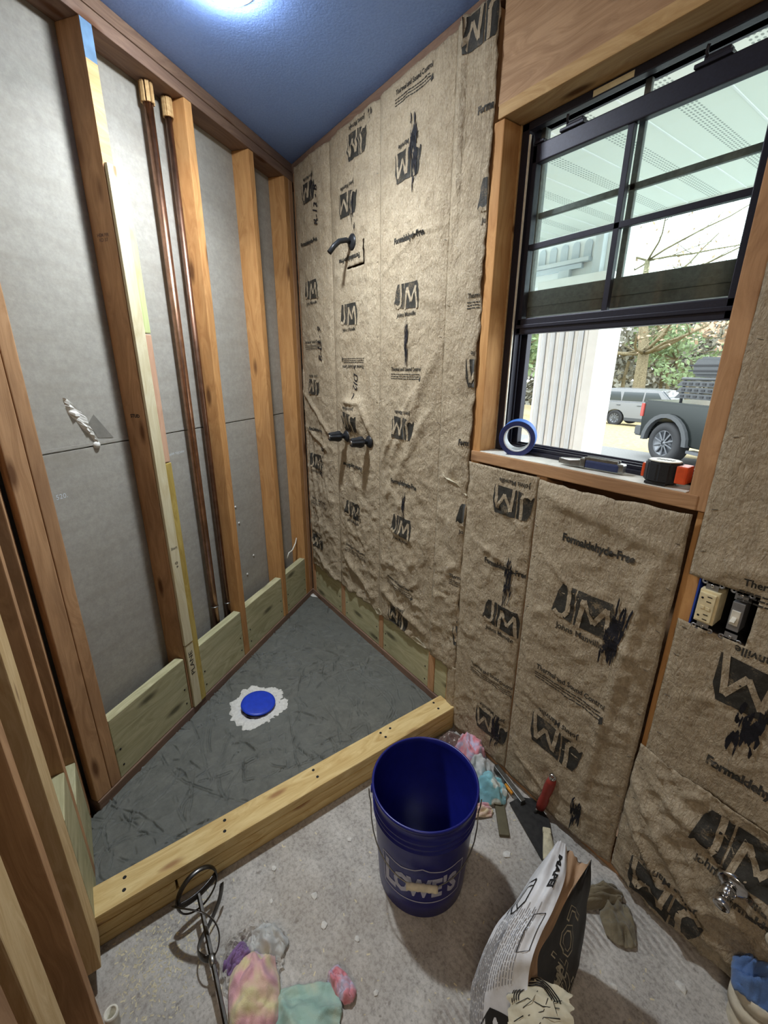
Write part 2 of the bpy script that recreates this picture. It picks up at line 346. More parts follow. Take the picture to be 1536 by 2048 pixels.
def vn(x, y, seed=0):
    x = np.asarray(x, float); y = np.asarray(y, float); xi = np.floor(x).astype(np.int64); yi = np.floor(y).astype(np.int64); xf = x-xi; yf = y-yi
    def hsh(a, b):
        n = (a*374761393 + b*668265263 + seed*1442695041) & 0xffffffff; n = ((n ^ (n >> 13))*1274126177) & 0xffffffff; n ^= n >> 16
        return (n & 0xffff)/32767.5-1
    u = xf*xf*xf*(xf*(xf*6-15)+10); v = yf*yf*yf*(yf*(yf*6-15)+10)
    a = hsh(xi, yi)*(1-u)+hsh(xi+1, yi)*u; b = hsh(xi, yi+1)*(1-u)+hsh(xi+1, yi+1)*u
    return a*(1-v)+b*v
def fbm(x, y, seed=0, o=4, g=0.5):
    s = 0; a = 1; t = 0
    for i in range(o): s = s+a*vn(x*2**i+i*7.3, y*2**i+i*3.1, seed+i); t += a; a *= g
    return s/t

# ------------------------------------------------------------------ room shell
# diagonal shower wall frame: local x = along the wall from the far corner, local y = out to the room (negative = behind), z up
LD = Vector((0.59607, -0.80293, 0)); ND = Vector((0.80293, 0.59607, 0))
DF = Matrix((tuple(LD), tuple(ND), (0, 0, 1))).transposed().to_4x4()
def slab(name, lo, hi, mat):
    bm = bmesh.new(); a_box(bm, lo, hi); return bm2(name, bm, mat)
floor = slab('floor', (-1.2, -2.6, -0.12), (3.5, 0.12, 0.0), M['concrete']); tag(floor, kind='structure')
# the slab material is laid out in world metres
ceil = slab('ceiling', (-1.2, -2.6, CEIL), (3.5, 0.12, CEIL+0.10), M['ceiling']); tag(ceil, kind='structure')

wr = empty('wall_right', (0, 0, 0), kind='structure')
wb = empty('wall_back', (0, 0, 0), kind='structure')
wl = empty('wall_left', (1.2, -1.31, 0), kind='structure')
# exterior sheathing behind the insulation, around the window opening
for lo, hi in (((-1.2, .16, -.4), (1.385, .20, 2.75)), ((2.025, .16, -.4), (3.5, .20, 2.75)), ((1.385, .16, -.4), (2.025, .20, 1.20)), ((1.385, .16, 2.21), (2.025, .20, 2.75)), ((1.385, .151, 2.1555), (2.025, .159, 2.23))):
    box('sheathing_panel', lo, hi, M['fir'], wr, 0)
# wall_back pieces: two drywall sheets with a joint
box('drywall_sheet', (-.35, -.105, 0), (2.3, -.0895, 1.242), M['drywall'], wb, 0.001, DF)
box('drywall_sheet', (-.35, -.105, 1.247), (2.3, -.0895, CEIL), M['drywall'], wb, 0.001, DF)
box('drywall_sheet', (-.35, -.12, 0), (2.3, -.106, CEIL), M['white'], wb, 0.001, DF)
box('drywall_tape', (-.0, -.0895, 1.247), (1.62, -.0885, 1.256), M['drywall'], wb, 0.0002, DF)
box('top_plate', (-.12, -.089, 2.427), (2.2, 0.002, CEIL-.0005), M['spf_dark'], wb, 0.003, DF)
board('top_plate', (-.12, -.089, 2.389), (2.2, 0.0, 2.426), M['spf_dark'], wb, 'x', frame=DF)
board('bottom_plate', (0.0, -.089, 0.0), (1.60, 0.004, .086), M['spf_dark'], wb, 'x', frame=DF)
ZT = 2.389
def dstud(s0, s1, z0=.087, z1=ZT, mat='spf', n0=-.089, n1=0, name='stud', w=0.0): return board(name, (s0, n0, z0), (s1, n1, z1), M[mat], wb, 'z', frame=DF, wob=w)
dstud(.0, .040, mat='spf_brown'); dstud(.0415, .083)
dstud(.333, .371, w=0.004); dstud(.720, .759); dstud(1.108, 1.147, mat='spf_brown')
box('paint_smear', (1.109, .0, 2.30), (1.146, .0006, 2.388), M['stain'], wb, 0, DF); box('pale_patch', (1.109, .0, 2.062), (1.146, .0005, 2.30), M['spf_pale'], wb, 0, DF)  # second box: paler patch laid on the upper stud front
board('shim_strip', (1.098, .0005, .40), (1.143, .012, 2.06), M['cream'], wb, 'z', frame=DF)
board('shim_strip', (1.098, .0005, .087), (1.140, .010, .395), M['cream'], wb, 'z', frame=DF)
board('sister_strip', (1.070, -.040, 1.60), (1.1065, .008, 2.05), M['green'], wb, 'z', frame=DF)
board('sister_strip', (1.070, -.040, 1.158), (1.1065, .008, 1.597), M['pink'], wb, 'z', frame=DF)
board('sister_strip', (1.066, -.040, .087), (1.1065, .008, 1.155), M['treated_y'], wb, 'z', frame=DF)
dstud(1.506, 1.5445, mat='spf_brown'); dstud(1.5465, 1.600, mat='spf_brown', n0=-.03)
for s0, s1, m in ((.085, .331, 'treated'), (.373, .718, 'treated'), (.761, 1.064, 'treated'), (1.149, 1.504, 'treated')):
    b = board('blocking_board', (s0, -.040, .087), (s1, -.002, .340), M[m], wb, 'x', frame=DF)
    for zz in (.13, .20):
        for ss in (s0+.02, s1-.02):
            lathe('screw', [(0, .0012), (.004, .0008), (.0045, -.002)], M['blk'], b, DF @ aim((ss, -.002, zz), (0, 1, 0)), 8)
# stamps and handwriting on the framing (flat print)
def font_mesh(txt, size=1.0, bold=0.0, shear=0.0, space=1.0):
    cu = bpy.data.curves.new('t', 'FONT'); cu.body = txt; cu.size = size; cu.shear = shear; cu.space_character = space
    cu.align_x = 'CENTER'; cu.align_y = 'CENTER'; cu.offset = bold; cu.resolution_u = 2
    o = bpy.data.objects.new('t', cu); C.objects.link(o); dg = bpy.context.evaluated_depsgraph_get(); dg.update()
    me = bpy.data.meshes.new_from_object(o.evaluated_get(dg)); bpy.data.objects.remove(o); bpy.data.curves.remove(cu)
    return me
def flat_text(name, txt, size, mat, parent, mw, bold=0.0, shear=0.0, sx=1.0, space=1.0):
    me = font_mesh(txt, size, bold, shear, space)
    if sx != 1.0:
        for v in me.vertices: v.co.x *= sx
    me.materials.clear(); return link(name, me, mat, parent, mw)
RZ = lambda a: Matrix.Rotation(math.radians(a), 4, 'Z')
def on_diag(s, z, n=0.0, rot=0): return DF @ Matrix.Translation((s, n, z)) @ Matrix.Rotation(PI, 4, 'Z') @ Matrix.Rotation(PI/2, 4, 'X') @ RZ(rot)
flat_text('handwriting', 'PLANE', .030, M['ink_black'], wb, on_diag(1.119, .305, .0106, 90), sx=1.3)
flat_text('handwriting', 'Start', .016, M['ink_black'], wb, on_diag(1.121, .83, .0126, 0))
flat_text('handwriting', 'v 0', .022, M['ink_black'], wb, on_diag(1.120, .76, .0126, 90))
flat_text('grade_stamp', 'HEM FIR\nKD 37', .013, M['spf_dark'], wb, DF @ Matrix.Translation((1.1475, -.045, 1.87)) @ Matrix.Rotation(PI/2, 4, 'Z') @ Matrix.Rotation(PI/2, 4, 'X'), bold=.0004)
flat_text('grade_stamp', 'STUD', .016, M['ink_black'], wb, DF @ Matrix.Translation((1.1475, -.04, 1.33)) @ Matrix.Rotation(PI/2, 4, 'Z') @ Matrix.Rotation(PI/2, 4, 'X'), bold=.0006)
flat_text('drywall_print', '520.', .022, M['ext_shade'], wb, on_diag(1.42, 1.11, -.0893))
flat_text('drywall_print', 'x6W 93JO4W', .014, M['ext_shade'], wb, on_diag(.93, 1.16, -.0893))
# torn drywall gouge with a plaster blob
rg = random.Random(3)
vs = []; fs = []; nn_ = 22
for i in range(nn_):
    tt = i/(nn_-1); s = 1.345-0.075*tt; z = 1.40-.145*tt; wd = .006+.020*math.sin(PI*min(1, tt*1.15))*rg.uniform(.6, 1.2)
    vs += [(s+wd, -.0893, z+wd*.35), (s+wd*.3+rg.uniform(-.005, .005), -.0893+rg.uniform(.002, .011), z+rg.uniform(-.003, .003)), (s-wd*.3, -.0893+rg.uniform(.0, .003), z+rg.uniform(-.002, .002)), (s-wd, -.0893+rg.uniform(.001, .004), z-wd*.35)]
for i in range(nn_-1):
    for k in range(3): a = i*4+k; fs.append((a, a+1, a+5, a+4))
mesh('torn_drywall', vs, fs, M['plaster'], wb, DF)
lathe('plaster_blob', [(0, .008), (.008, .007), (.012, .003), (.013, 0)], M['plaster'], wb, DF @ aim((1.272, -.0893, 1.247), (0, 1, 0)), 10)
mesh('torn_paper', [(1.262, -.0885, 1.345), (1.205, -.0885, 1.262), (1.262, -.0887, 1.268), (1.285, -.0884, 1.32)], [(0, 1, 2, 3)], M['drywall_dark'], wb, DF)
for s, z in ((.62, 1.30), (.60, .83), (.585, .74), (.85, .62), (.845, .56), (.49, .52), (.56, .44)):
    k = random.Random(int(s*1000)); lathe('plaster_blob', [(0, .004), (.004, .0035), (.006, .001), (.0065, 0)], M['plaster'], wb, DF @ aim((s, -.0893, z), (0, 1, 0)), 7)
# pipes standing in the diagonal wall
for s, r, m, zt, lab in ((.868, .0155, 'copper', 2.35, 'thicker copper pipe in the diagonal stud wall, left of the thin one'), (.778, .0115, 'copper_dark', 2.35, 'thinner copper pipe beside the stud, right of the thick pipe')):
    p0 = DF @ Vector((s, -.058, .12)); t_ = empty('copper_pipe', p0, lab, 'pipe')
    pt = DF @ Vector((s, -.058, zt))
    tube('pipe_run', [p0, p0.lerp(pt, .5), pt], r, M[m], t_, 16)
    lathe('solder_ring', [(r, 0), (r+.0025, .001), (r+.0025, .004), (r, .005)], M['steel'], t_, Matrix.Translation(p0+Vector((0, 0, .30 if s > .8 else .27))), 16)
    mwp = Matrix.Translation(pt); bm = bmesh.new()
    for k in range(7):
        a = 2*PI*k/7; a_box(bm, (-.003, -.006, -.022), (.003, .006, .034), .001, Matrix.Rotation(a, 4, 'Z') @ Matrix.Translation((r+.003, 0, 0)))
    bm2('wood_wedge', bm, M['spf_pale'], t_, mwp)
cb = [DF @ Vector(p) for p in ((.215, -.05, .39), (.20, -.045, .42), (.165, -.04, .425), (.13, -.035, .46), (.09, -.05, .475))]
tag(tube('cable', cb, .0035, M['white'], None, 8), 'short white cable curving between the studs by the far corner', 'cable')

# ------------------------------------------------------------------ wall_left (the short return and the run of studs beside the camera)
Y3 = -1.31
box('drywall_sheet', (.75, Y3-.115, 0), (2.05, Y3-.095, CEIL), M['drywall_dark'], wl, 0.001)
def lstud(x0, x1, mat, y1=Y3, y0=None, z0=.04, z1=2.43, name='stud'): return board(name, (x0, (y0 if y0 is not None else y1-.089), z0), (x1, y1, z1), M[mat], wl, 'z')
lstud(.935, .973, 'spf_brown', z0=.07); lstud(1.155, 1.190, 'spf_brown', z0=.05); lstud(1.355, 1.445, 'beige', z0=.06, y0=Y3-.085)
lstud(1.575, 1.613, 'spf_brown', z0=.04); lstud(1.77, 1.858, 'beige', z0=.04)
lstud(1.90, 1.938, 'spf_brown', z0=.04)
board('top_plate', (.9, Y3-.089, 2.43), (2.05, Y3, CEIL-.001), M['spf_dark'], wl, 'x')
board('bottom_plate', (.93, Y3-.089, 0.0), (1.20, Y3-.002, .049), M['spf_brown'], wl, 'x')
board('bottom_plate', (1.45, Y3-.16, 0.0), (1.95, Y3-.03, .039), M['spf_brown'], wl, 'x')
board('blocking_board', (1.192, Y3-.040, .05), (1.353, Y3, .465), M['treated'], wl, 'x')
board('blocking_board', (.975, Y3-.040, .05), (1.153, Y3-.001, .30), M['treated'], wl, 'x')
sc_ = empty('wood_offcut', (1.52, -1.36, .04), 'grey weathered wood offcut wedged between the bottom-left studs', 'offcut')
bm = bmesh.new(); a_box(bm, (-.055, -.02, 0), (.055, .02, .16), .004)
for v in bm.verts:
    if v.co.z > .1: v.co.x *= .6; v.co.z += v.co.x*.5
bm2('block', bm, M['spf_pale'], sc_, Matrix.Translation((1.515, -1.362, .04)) @ Matrix.Rotation(.2, 4, 'Y'))
pf = empty('pipe_fitting', (1.545, -1.30, 0), 'small white plastic pipe fitting on the floor by the left studs', 'fitting')
lathe('pipe', [(.010, 0), (.013, 0), (.013, .03), (.015, .031), (.015, .05), (.011, .05), (.010, .0)], M['white'], pf, Matrix.Translation((1.545, -1.30, .0)), 20)
# walls behind the photographer
w4 = box('wall_front', (3.4, -2.6, 0), (3.5, 0.16, CEIL), M['drywall'], None, 0); tag(w4, kind='structure')
w5 = box('wall_side', (1.95, -2.6, 0), (3.5, -2.5, CEIL), M['drywall'], None, 0); tag(w5, kind='structure')
w6 = box('wall_end', (1.95, -2.5, 0), (2.05, Y3-.12, CEIL), M['drywall'], None, 0); tag(w6, kind='structure')

# ------------------------------------------------------------------ wall_right framing
def rstud(x0, x1, mat='spf_brown', z0=.086, z1=2.42, y0=0.0, y1=.089, name='stud'): return board(name, (x0, y0, z0), (x1, y1, z1), M[mat], wr, 'z')
rstud(.012, .050); rstud(.386, .426, 'spf_brown'); rstud(.778, .814); rstud(1.172, 1.212); rstud(1.292, 1.330, z0=.0)
board('top_plate', (0, 0, 2.422), (3.4, .089, CEIL-.001), M['spf_dark'], wr, 'x')
board('bottom_plate', (0.0, -.004, 0), (1.262, .089, .085), M['spf_dark'], wr, 'x')
board('bottom_plate', (1.36, .004, 0), (2.40, .089, .038), M['spf_brown'], wr, 'x')
for x0, x1 in ((.052, .384), (.428, .776), (.816, 1.170), (1.214, 1.290)):
    b = board('blocking_board', (x0, .002, .087), (x1, .040, .292), M['treated'], wr, 'x')
    if x1-x0 > .1:
        for zz in (.12, .19):
            for xx in (x0+.02, x1-.02): lathe('screw', [(0, .0012), (.004, .0008), (.0045, -.002)], M['blk'], b, aim((xx, .002, zz), (0, -1, 0)), 8)
# window rough opening
rstud(1.347, 1.384, 'spf', 0.04, 2.154, 0.0, .088)
board('header', (1.352, .004, 2.190), (3.3, .089, 2.421), M['fir'], wr, 'x')
board('head_trimmer', (1.362, -.004, 2.156), (3.3, .089, 2.189), M['spf_pale'], wr, 'x')
rstud(2.026, 2.066, 'spf_brown', 1.187, 2.155, -.004, .088)
rstud(2.050, 2.088, 'spf', 0.04, 1.186, 0.004, .089)
rstud(2.068, 2.106, 'spf', 1.187, 2.155, 0.004, .089)
sill = board('rough_sill', (1.350, -.006, 1.187), (2.048, .155, 1.2225), M['spf_brown'], wr, 'x')
box('paint_layer', (1.386, -.002, 1.2225), (2.02, .085, 1.2245), M['white_paint'], sill, 0.0005)
rstud(1.618, 1.655, 'spf_brown', .04, 1.186, .002, .089)
rstud(2.45, 2.49, 'spf', .04, 2.155)

# ------------------------------------------------------------------ kraft faced batts
PILL = {}
def edge(v, z, amp, seed, f=18): return v+amp*fbm(z*f, z*0+seed*3.7, seed, 4, .65)
class Batt:
    def __init__(s, x0, x1, z0, z1, seed, amp=.012, wr_=1.0, je=(.002, .002, .004, .004), hole=None, extra=None, off=.0025):
        s.__dict__.update(x0=x0, x1=x1, z0=z0, z1=z1, seed=seed, amp=amp, wr=wr_, je=je, hole=hole, extra=extra, off=off)
    def h(s, x, z):
        x = np.asarray(x, float); z = np.asarray(z, float)
        xc = (s.x0+s.x1)/2; hw = (s.x1-s.x0)/2; u = np.clip((x-xc)/hw, -1, 1)
        pil = s.amp*(1-np.abs(u)**5)*(.75+.25*np.sin(z*3+s.seed))
        low = np.clip((1.75-z)/1.1, .45, .95)*s.wr
        env = np.clip((1-np.abs(u))*5, .12, 1)
        wx = x+.04*fbm(x*5, z*5, s.seed+50, 2); wz = z+.05*fbm(x*4, z*4, s.seed+60, 2)
        r = (1-np.abs(vn(wx*9+s.seed, wz*7, s.seed)))**4; r2 = (1-np.abs(vn((wx+wz)*16, (wx-wz)*9, s.seed+5)))**5
        r3 = (1-np.abs(vn(wx*24, wz*34, s.seed+9)))**4; r4 = (1-np.abs(vn((wx*.6-wz)*22, (wx+wz*.4)*12, s.seed+15)))**6
        v1 = (1-np.abs(vn(x*30, z*2.2, s.seed+21)))**5*np.clip((z-1.7)/.5, 0, 1)
        r5 = (1-np.abs(vn((x+z*.3)*42+2*wx, (z-x*.5)*30, s.seed+33)))**4
        hh = pil+env*low*(.0065*r+.0060*r2+.0024*r3+.0060*r4+.0009*r5+.006*fbm(x*7, z*5, s.seed+30, 3))+.0025*v1*env
        # flange folds near the edges
        for e in (-1, 1):
            dd = (x-(xc+e*(hw-.032)))
            hh = hh+.0022*np.exp(-(dd/.004)**2)
        hh = hh+s.off
        if s.extra is not None: hh = hh+s.extra(x, z)
        return np.maximum(hh, .001)
G = .0085
def build_batt(b):
    nx = max(4, int(round((b.x1-b.x0)/G))); nz = int(round((b.z1-b.z0)/G))
    U, V = np.meshgrid(np.linspace(0, 1, nx+1), np.linspace(0, 1, nz+1))
    zz = b.z0+(b.z1-b.z0)*V; xl = b.x0+b.je[0]*fbm(zz*16, zz*0+1.3, b.seed+70, 5, .7); xr = b.x1+b.je[1]*fbm(zz*16, zz*0+4.3, b.seed+80, 5, .7)
    xx = xl+(xr-xl)*U
    zz = zz+(1-V)**6*b.je[2]*fbm(xx*14, xx*0+2.1, b.seed+90, 4)+V**6*b.je[3]*fbm(xx*14, xx*0+5.1, b.seed+95, 4)
    H = b.h(xx, zz)
    vs = np.stack([xx.ravel(), -H.ravel(), zz.ravel()], 1); fs = []
    for j in range(nz):
        for i in range(nx):
            a = j*(nx+1)+i
            if b.hole:
                cx = vs[a][0]+G/2; cz = vs[a][2]+G/2
                if any(h0 < cx < h1 and g0 < cz < g1 for h0, h1, g0, g1 in b.hole): continue
            fs.append((a, a+1, a+nx+2, a+nx+1))
    # thickness: wrap the sheet edge back to the framing
    o = mesh('insulation_batt', vs.tolist(), fs, M['kraft'], wr, smooth=True)
    so = o.modifiers.new('thickness', 'SOLIDIFY'); so.thickness = .0008; so.offset = -1
    b.o = o; return o

def gauss(x, z, cx, cz, sx, sz, a=0):
    c, s_ = math.cos(a), math.sin(a); dx, dz = x-cx, z-cz; p = dx*c+dz*s_; q = -dx*s_+dz*c
    return np.exp(-(p/sx)**2-(q/sz)**2)
def fold(x, z, x0, z0, x1, z1, w, amp, asym=0):
    L = math.hypot(x1-x0, z1-z0); ux, uz = (x1-x0)/L, (z1-z0)/L; p = (x-x0)*ux+(z-z0)*uz; q = -(x-x0)*uz+(z-z0)*ux
    m = 1/(1+np.exp(-(p)/.015))*1/(1+np.exp((p-L)/.015))
    return amp*m*np.where(q > 0, np.exp(-(q/w)**2), np.exp(-(q/(w*(1+asym)))**2))
def ex0(x, z): return fold(x, z, .05, 1.36, .33, 1.16, .012, .012)+fold(x, z, .06, 1.17, .30, 1.07, .010, .012)+fold(x, z, .09, 1.05, .2, .55, .012, .012)+fold(x, z, .03, 1.5, .10, .4, .01, .01)+fold(x, z, .1, .42, .38, .3, .014, .012)
def ex1(x, z): return .045*gauss(x, z, .595, 1.28, .085, .085)+fold(x, z, .49, 1.22, .52, 1.33, .010, .012)+fold(x, z, .52, 1.34, .66, 1.34, .012, .018)+fold(x, z, .67, 1.33, .735, 1.20, .012, .018)+fold(x, z, .45, 2.30, .75, 2.37, .006, .006)+fold(x, z, .5, 2.24, .62, 2.27, .006, .005)-.020*gauss(x, z, .56, .37, .1, .05)+fold(x, z, .47, .5, .75, .36, .02, .014)
def ex2(x, z): return fold(x, z, .84, 1.86, 1.03, 1.95, .006, .005)+fold(x, z, 1.03, 1.95, 1.17, 1.945, .006, .005)+fold(x, z, 1.16, 1.55, .90, 1.12, .022, .011)+fold(x, z, 1.05, 1.42, .82, 1.10, .014, .010)+fold(x, z, 1.14, 1.35, .86, .95, .02, .009)+.012*gauss(x, z, .98, .62, .12, .16)-.015*gauss(x, z, 1.08, .34, .12, .05)+fold(x, z, .83, .45, 1.15, .36, .02, .016)
def ex3(x, z): return .012*gauss(x, z, 1.215, .45, .03, .2)+.004*np.sin(z*22+3*fbm(x*8, z*8, 4, 2))*np.clip((x-1.2)*12, 0, 1)
def exr(x, z): return 0.018*np.exp(-((x-1.228-.004*vn(z*14, z*0, 3))/.007)**2)*np.clip((z-1.95)*8, 0, 1)+.006*np.exp(-((x-1.205)/.004)**2)
def ex5(x, z): return fold(x, z, 1.66, .965, 2.0, .75, .007, .007)+fold(x, z, 1.70, 1.13, 2.03, 1.075, .02, .008)+fold(x, z, 1.99, 1.02, 1.93, .2, .016, .010)+fold(x, z, 1.95, .95, 2.03, .9, .012, .006)+.010*gauss(x, z, 1.84, 1.14, .2, .04)+fold(x, z, 1.68, .16, 1.86, .08, .01, .009)
def ex4(x, z): return fold(x, z, 1.40, .9, 1.60, .86, .01, .006)+fold(x, z, 1.42, 1.12, 1.60, 1.0, .01, .006)
def ex7(x, z): return .030*gauss(x, z, 2.3, .27, .22, .14)+fold(x, z, 2.06, .40, 2.30, .16, .016, .016)+fold(x, z, 2.06, .30, 2.26, .08, .014, .016)+fold(x, z, 2.10, .44, 2.45, .33, .018, .016)+fold(x, z, 2.1, .14, 2.5, .1, .02, .016)
def ex6(x, z): return .010*gauss(x, z, 2.16, 1.08, .05, .025)+fold(x, z, 2.12, .5, 2.12, 2.4, .004, .003)+fold(x, z, 2.16, 1.35, 2.4, 1.30, .02, .005)
BT = dict(
 c0=Batt(.030, .400, .300, 2.425, 1, .014, 1.25, (.012, .003, .02, .003), extra=ex0),
 c1=Batt(.398, .792, .300, 2.425, 2, .010, 1.1, (.002, .002, .02, .004), extra=ex1, off=.003, hole=[(.678, .686, 1.915, 2.0), (.55, .686, 1.905, 1.914)]),
 c2=Batt(.788, 1.188, .295, 2.430, 3, .010, 1.05, (.002, .002, .02, .006), extra=ex2, off=.0045),
 c3=Batt(1.186, 1.346, .30, 2.440, 4, .006, .9, (.001, .010, .02, .004), extra=lambda x, z: ex3(x, z)+exr(x, z), off=.0055),
 c4=Batt(1.335, 1.632, .03, 1.182, 5, .008, .8, (.004, .003, .004, .003), extra=ex4, off=.003),
 c5=Batt(1.636, 2.046, .03, 1.178, 6, .010, .7, (.002, .003, .004, .012), extra=ex5, off=.004),
 c6=Batt(2.066, 2.50, .50, 2.15, 7, .006, .6, (.002, .002, .006, .003), extra=ex6, off=.004, hole=[(2.060, 2.205, .915, 1.035)]),
 c7=Batt(2.052, 2.62, .035, .515, 8, .016, 1.3, (.004, .002, .008, .006), extra=ex7, off=.006, hole=[(2.30, 2.36, .325, .345)]),
)
for b in BT.values(): build_batt(b)
c3 = BT['c3']
# the piece of c3 beyond the curb hangs down to the floor
BT['c3b'] = Batt(1.300, 1.352, .05, .31, 14, .004, .6, (.002, .002, .003, .002), off=.004)
build_batt(BT['c3b'])

def decal(me, b, cx, cz, rot=0, name='printed_text', mat='ink', lift=.0012, cell=.0085):
    """flat print laid on the paper: the glyph faces are cut along a grid and follow the sheet"""
    bm = bmesh.new(); bm.from_mesh(me)
    Rm = Matrix.Rotation(math.radians(rot), 4, 'Z'); bm.transform(Rm)
    bm.transform(Matrix.Translation((cx, cz, 0)))
    if not bm.verts: bm.free(); return
    xs = [v.co.x for v in bm.verts]; zs = [v.co.y for v in bm.verts]
    for a0, a1, no, k in ((min(xs), max(xs), (1, 0, 0), 0), (min(zs), max(zs), (0, 1, 0), 1)):
        c = math.floor(a0/cell)*cell+cell
        while c < a1:
            co = (c, 0, 0) if k == 0 else (0, c, 0)
            bmesh.ops.bisect_plane(bm, geom=bm.verts[:]+bm.edges[:]+bm.faces[:], plane_co=co, plane_no=no); c += cell
    # clip to the sheet
    for co, no in (((b.x1-.003, 0, 0), (1, 0, 0)), ((b.x0+.003, 0, 0), (-1, 0, 0)), ((0, b.z0+.008, 0), (0, -1, 0)), ((0, b.z1-.006, 0), (0, 1, 0))):
        bmesh.ops.bisect_plane(bm, geom=bm.verts[:]+bm.edges[:]+bm.faces[:], plane_co=co, plane_no=no, clear_outer=True)
    if not bm.verts: bm.free(); return
    x = np.array([v.co.x for v in bm.verts]); z = np.array([v.co.y for v in bm.verts]); H = b.h(x, z)+lift+(.0022 if b.wr > 1.2 else .0004)
    for v, hx in zip(bm.verts, H): v.co = Vector((v.co.x, -hx, v.co.y))
    me2 = bpy.data.meshes.new(name); bm.to_mesh(me2); bm.free()
    return link(name, me2, M[mat], b.o, smooth=True)

def poly_me(polys):
    vs = []; fs = []
    for p in polys: fs.append(tuple(range(len(vs), len(vs)+len(p)))); vs += [(x, y, 0) for x, y in p]
    me = bpy.data.meshes.new('p'); me.from_pydata(vs, [], fs); return me
def logo_block():
    # two tiles with cut corners; the letters stand in paper colour between them
    P = []
    P.append([(-.074, -.034), (-.020, -.046), (-.020, .042), (-.056, .042), (-.066, .018)])
    P.append([(-.016, -.046), (.072, -.048), (.072, .012), (.062, .042), (-.016, .042)])
    return poly_me(P)
def strip(pts, w):
    P = []
    for (x0, y0), (x1, y1) in zip(pts, pts[1:]):
        L = math.hypot(x1-x0, y1-y0); nx, ny = -(y1-y0)/L*w/2, (x1-x0)/L*w/2; P.append([(x0-nx, y0-ny), (x1-nx, y1-ny), (x1+nx, y1+ny), (x0+nx, y0+ny)])
    return poly_me(P)
LB = logo_block(); FONTC = {}
LJ = strip([(-.036, .043), (-.034, -.022), (-.042, -.036), (-.056, -.038), (-.068, -.030)], .011)
LMM = strip([(-.006, -.049), (.002, .026), (.028, -.024), (.054, .026), (.064, -.051)], .0105)
def fm(txt, size, bold=0.0, shear=0.0, space=1.0):
    k = (txt, size, bold, shear, space)
    if k not in FONTC: FONTC[k] = font_mesh(*k)
    return FONTC[k]
def scaled(me, sx, sy):
    m2 = me.copy()
    for v in m2.vertices: v.co.x *= sx; v.co.y *= sy
    return m2
def rotoff(dx, dz, rot):
    a = math.radians(rot); return dx*math.cos(a)-dz*math.sin(a), dx*math.sin(a)+dz*math.cos(a)
def logo(b, x, z, rot=0, k=1.0):
    decal(scaled(LB, k, k), b, x, z, rot, 'printed_logo', 'ink', .0012)
    for me_ in (LJ, LMM): decal(scaled(me_, k, k), b, x, z, rot, 'logo_letter', 'kraft', .0024)
    ox, oz = rotoff(0, -.066*k, rot); decal(scaled(fm('Johns Manville', .0215, .0004), .92*k, k), b, x+ox, z+oz, rot, 'printed_text')
def formal(b, x, z, rot=0, k=1.0): decal(scaled(fm('Formaldehyde-Free', .027, .0013), k*.82, k), b, x, z, rot)
def thermal(b, x, z, rot=0, k=1.0):
    decal(scaled(fm('Thermal and Sound Control', .0205, .0005), k*.82, k), b, x, z, rot)
    rr = random.Random(int(x*977)+int(z*91)); P = []
    for i in range(3):
        xx = -.10*k
        while xx < .085*k:
            w = rr.uniform(.006, .018)*k; P.append([(xx, -.0205*k-i*.0085*k), (xx+w, -.0205*k-i*.0085*k), (xx+w, -.0175*k-i*.0085*k), (xx, -.0175*k-i*.0085*k)]); xx += w+.0022
    P.append([(.092*k, -.045*k), (.101*k, -.040*k), (.097*k, -.022*k), (.090*k, -.032*k)])
    decal(poly_me(P), b, x, z, rot, 'warning_lines', 'ink', .0012, .017)
def smear(b, x, z, w=.03, h=.14, seed=0, n=16, lean=.0):
    rr = random.Random(seed); P = []; n = int(n*1.9); w *= .9
    for i in range(n):
        hz = rr.uniform(.02, .06)*h/.14; cz = rr.gauss(0, .32)*h/2*1.3; cz = max(-h/2, min(h/2, cz)); cx = rr.uniform(-w/2, w/2)+lean*cz; ww = rr.uniform(.0012, .0052)*w/.03
        a = rr.uniform(-.006, .006)
        P.append([(cx-ww*.2+a, cz+hz/2), (cx+ww*.5+a, cz+hz/2*.8), (cx+ww*.6, cz), (cx+ww*.1, cz-hz/2), (cx-ww*.5, cz-hz/2*.7), (cx-ww*.6, cz+hz*.1)])
    # cut overlapping strokes apart by lifting each one a little
    decal(poly_me(P), b, x, z, 0, 'ink_smear', 'ink_black', .0030)
def scrib(b, txt, x, z, rot, s=.045): decal(scaled(fm(txt, s, .0004, .35), .9, 1), b, x, z, rot, 'handwriting', 'ink_black', .0024)
c0, c1, c2, c3, c4, c5, c6, c7 = (BT['c%d' % i] for i in range(8))
logo(c0, .215, 2.285, 180, .9); smear(c0, .25, 2.30, .03, .10, 1, 10)
formal(c0, .200, 2.08, 0, .95); logo(c0, .200, 1.872, 0, .95); thermal(c0, .185, 1.625, 0, .95); logo(c0, .170, 1.393, 180, .9); formal(c0, .175, 1.165, 0, .9)
logo(c0, .165, .985, 0, .95); thermal(c0, .18, .75, 0, .9); logo(c0, .150, .475, 180, .9)
scrib(c0, 'R-13 - 8', .288, 2.21, 90, .055); scrib(c0, 'R-13 - 9', .262, 1.607, 90, .055); scrib(c0, 'R-13 - 9', .235, .985, 80, .055)
logo(c1, .640, 2.335, 180); logo(c1, .562, 2.150, 180); formal(c1, .57, 1.947, 180); logo(c1, .553, 1.728, 0); thermal(c1, .580, 1.500, 180); logo(c1, .575, 1.243, 180); formal(c1, .565, 1.024, 180)
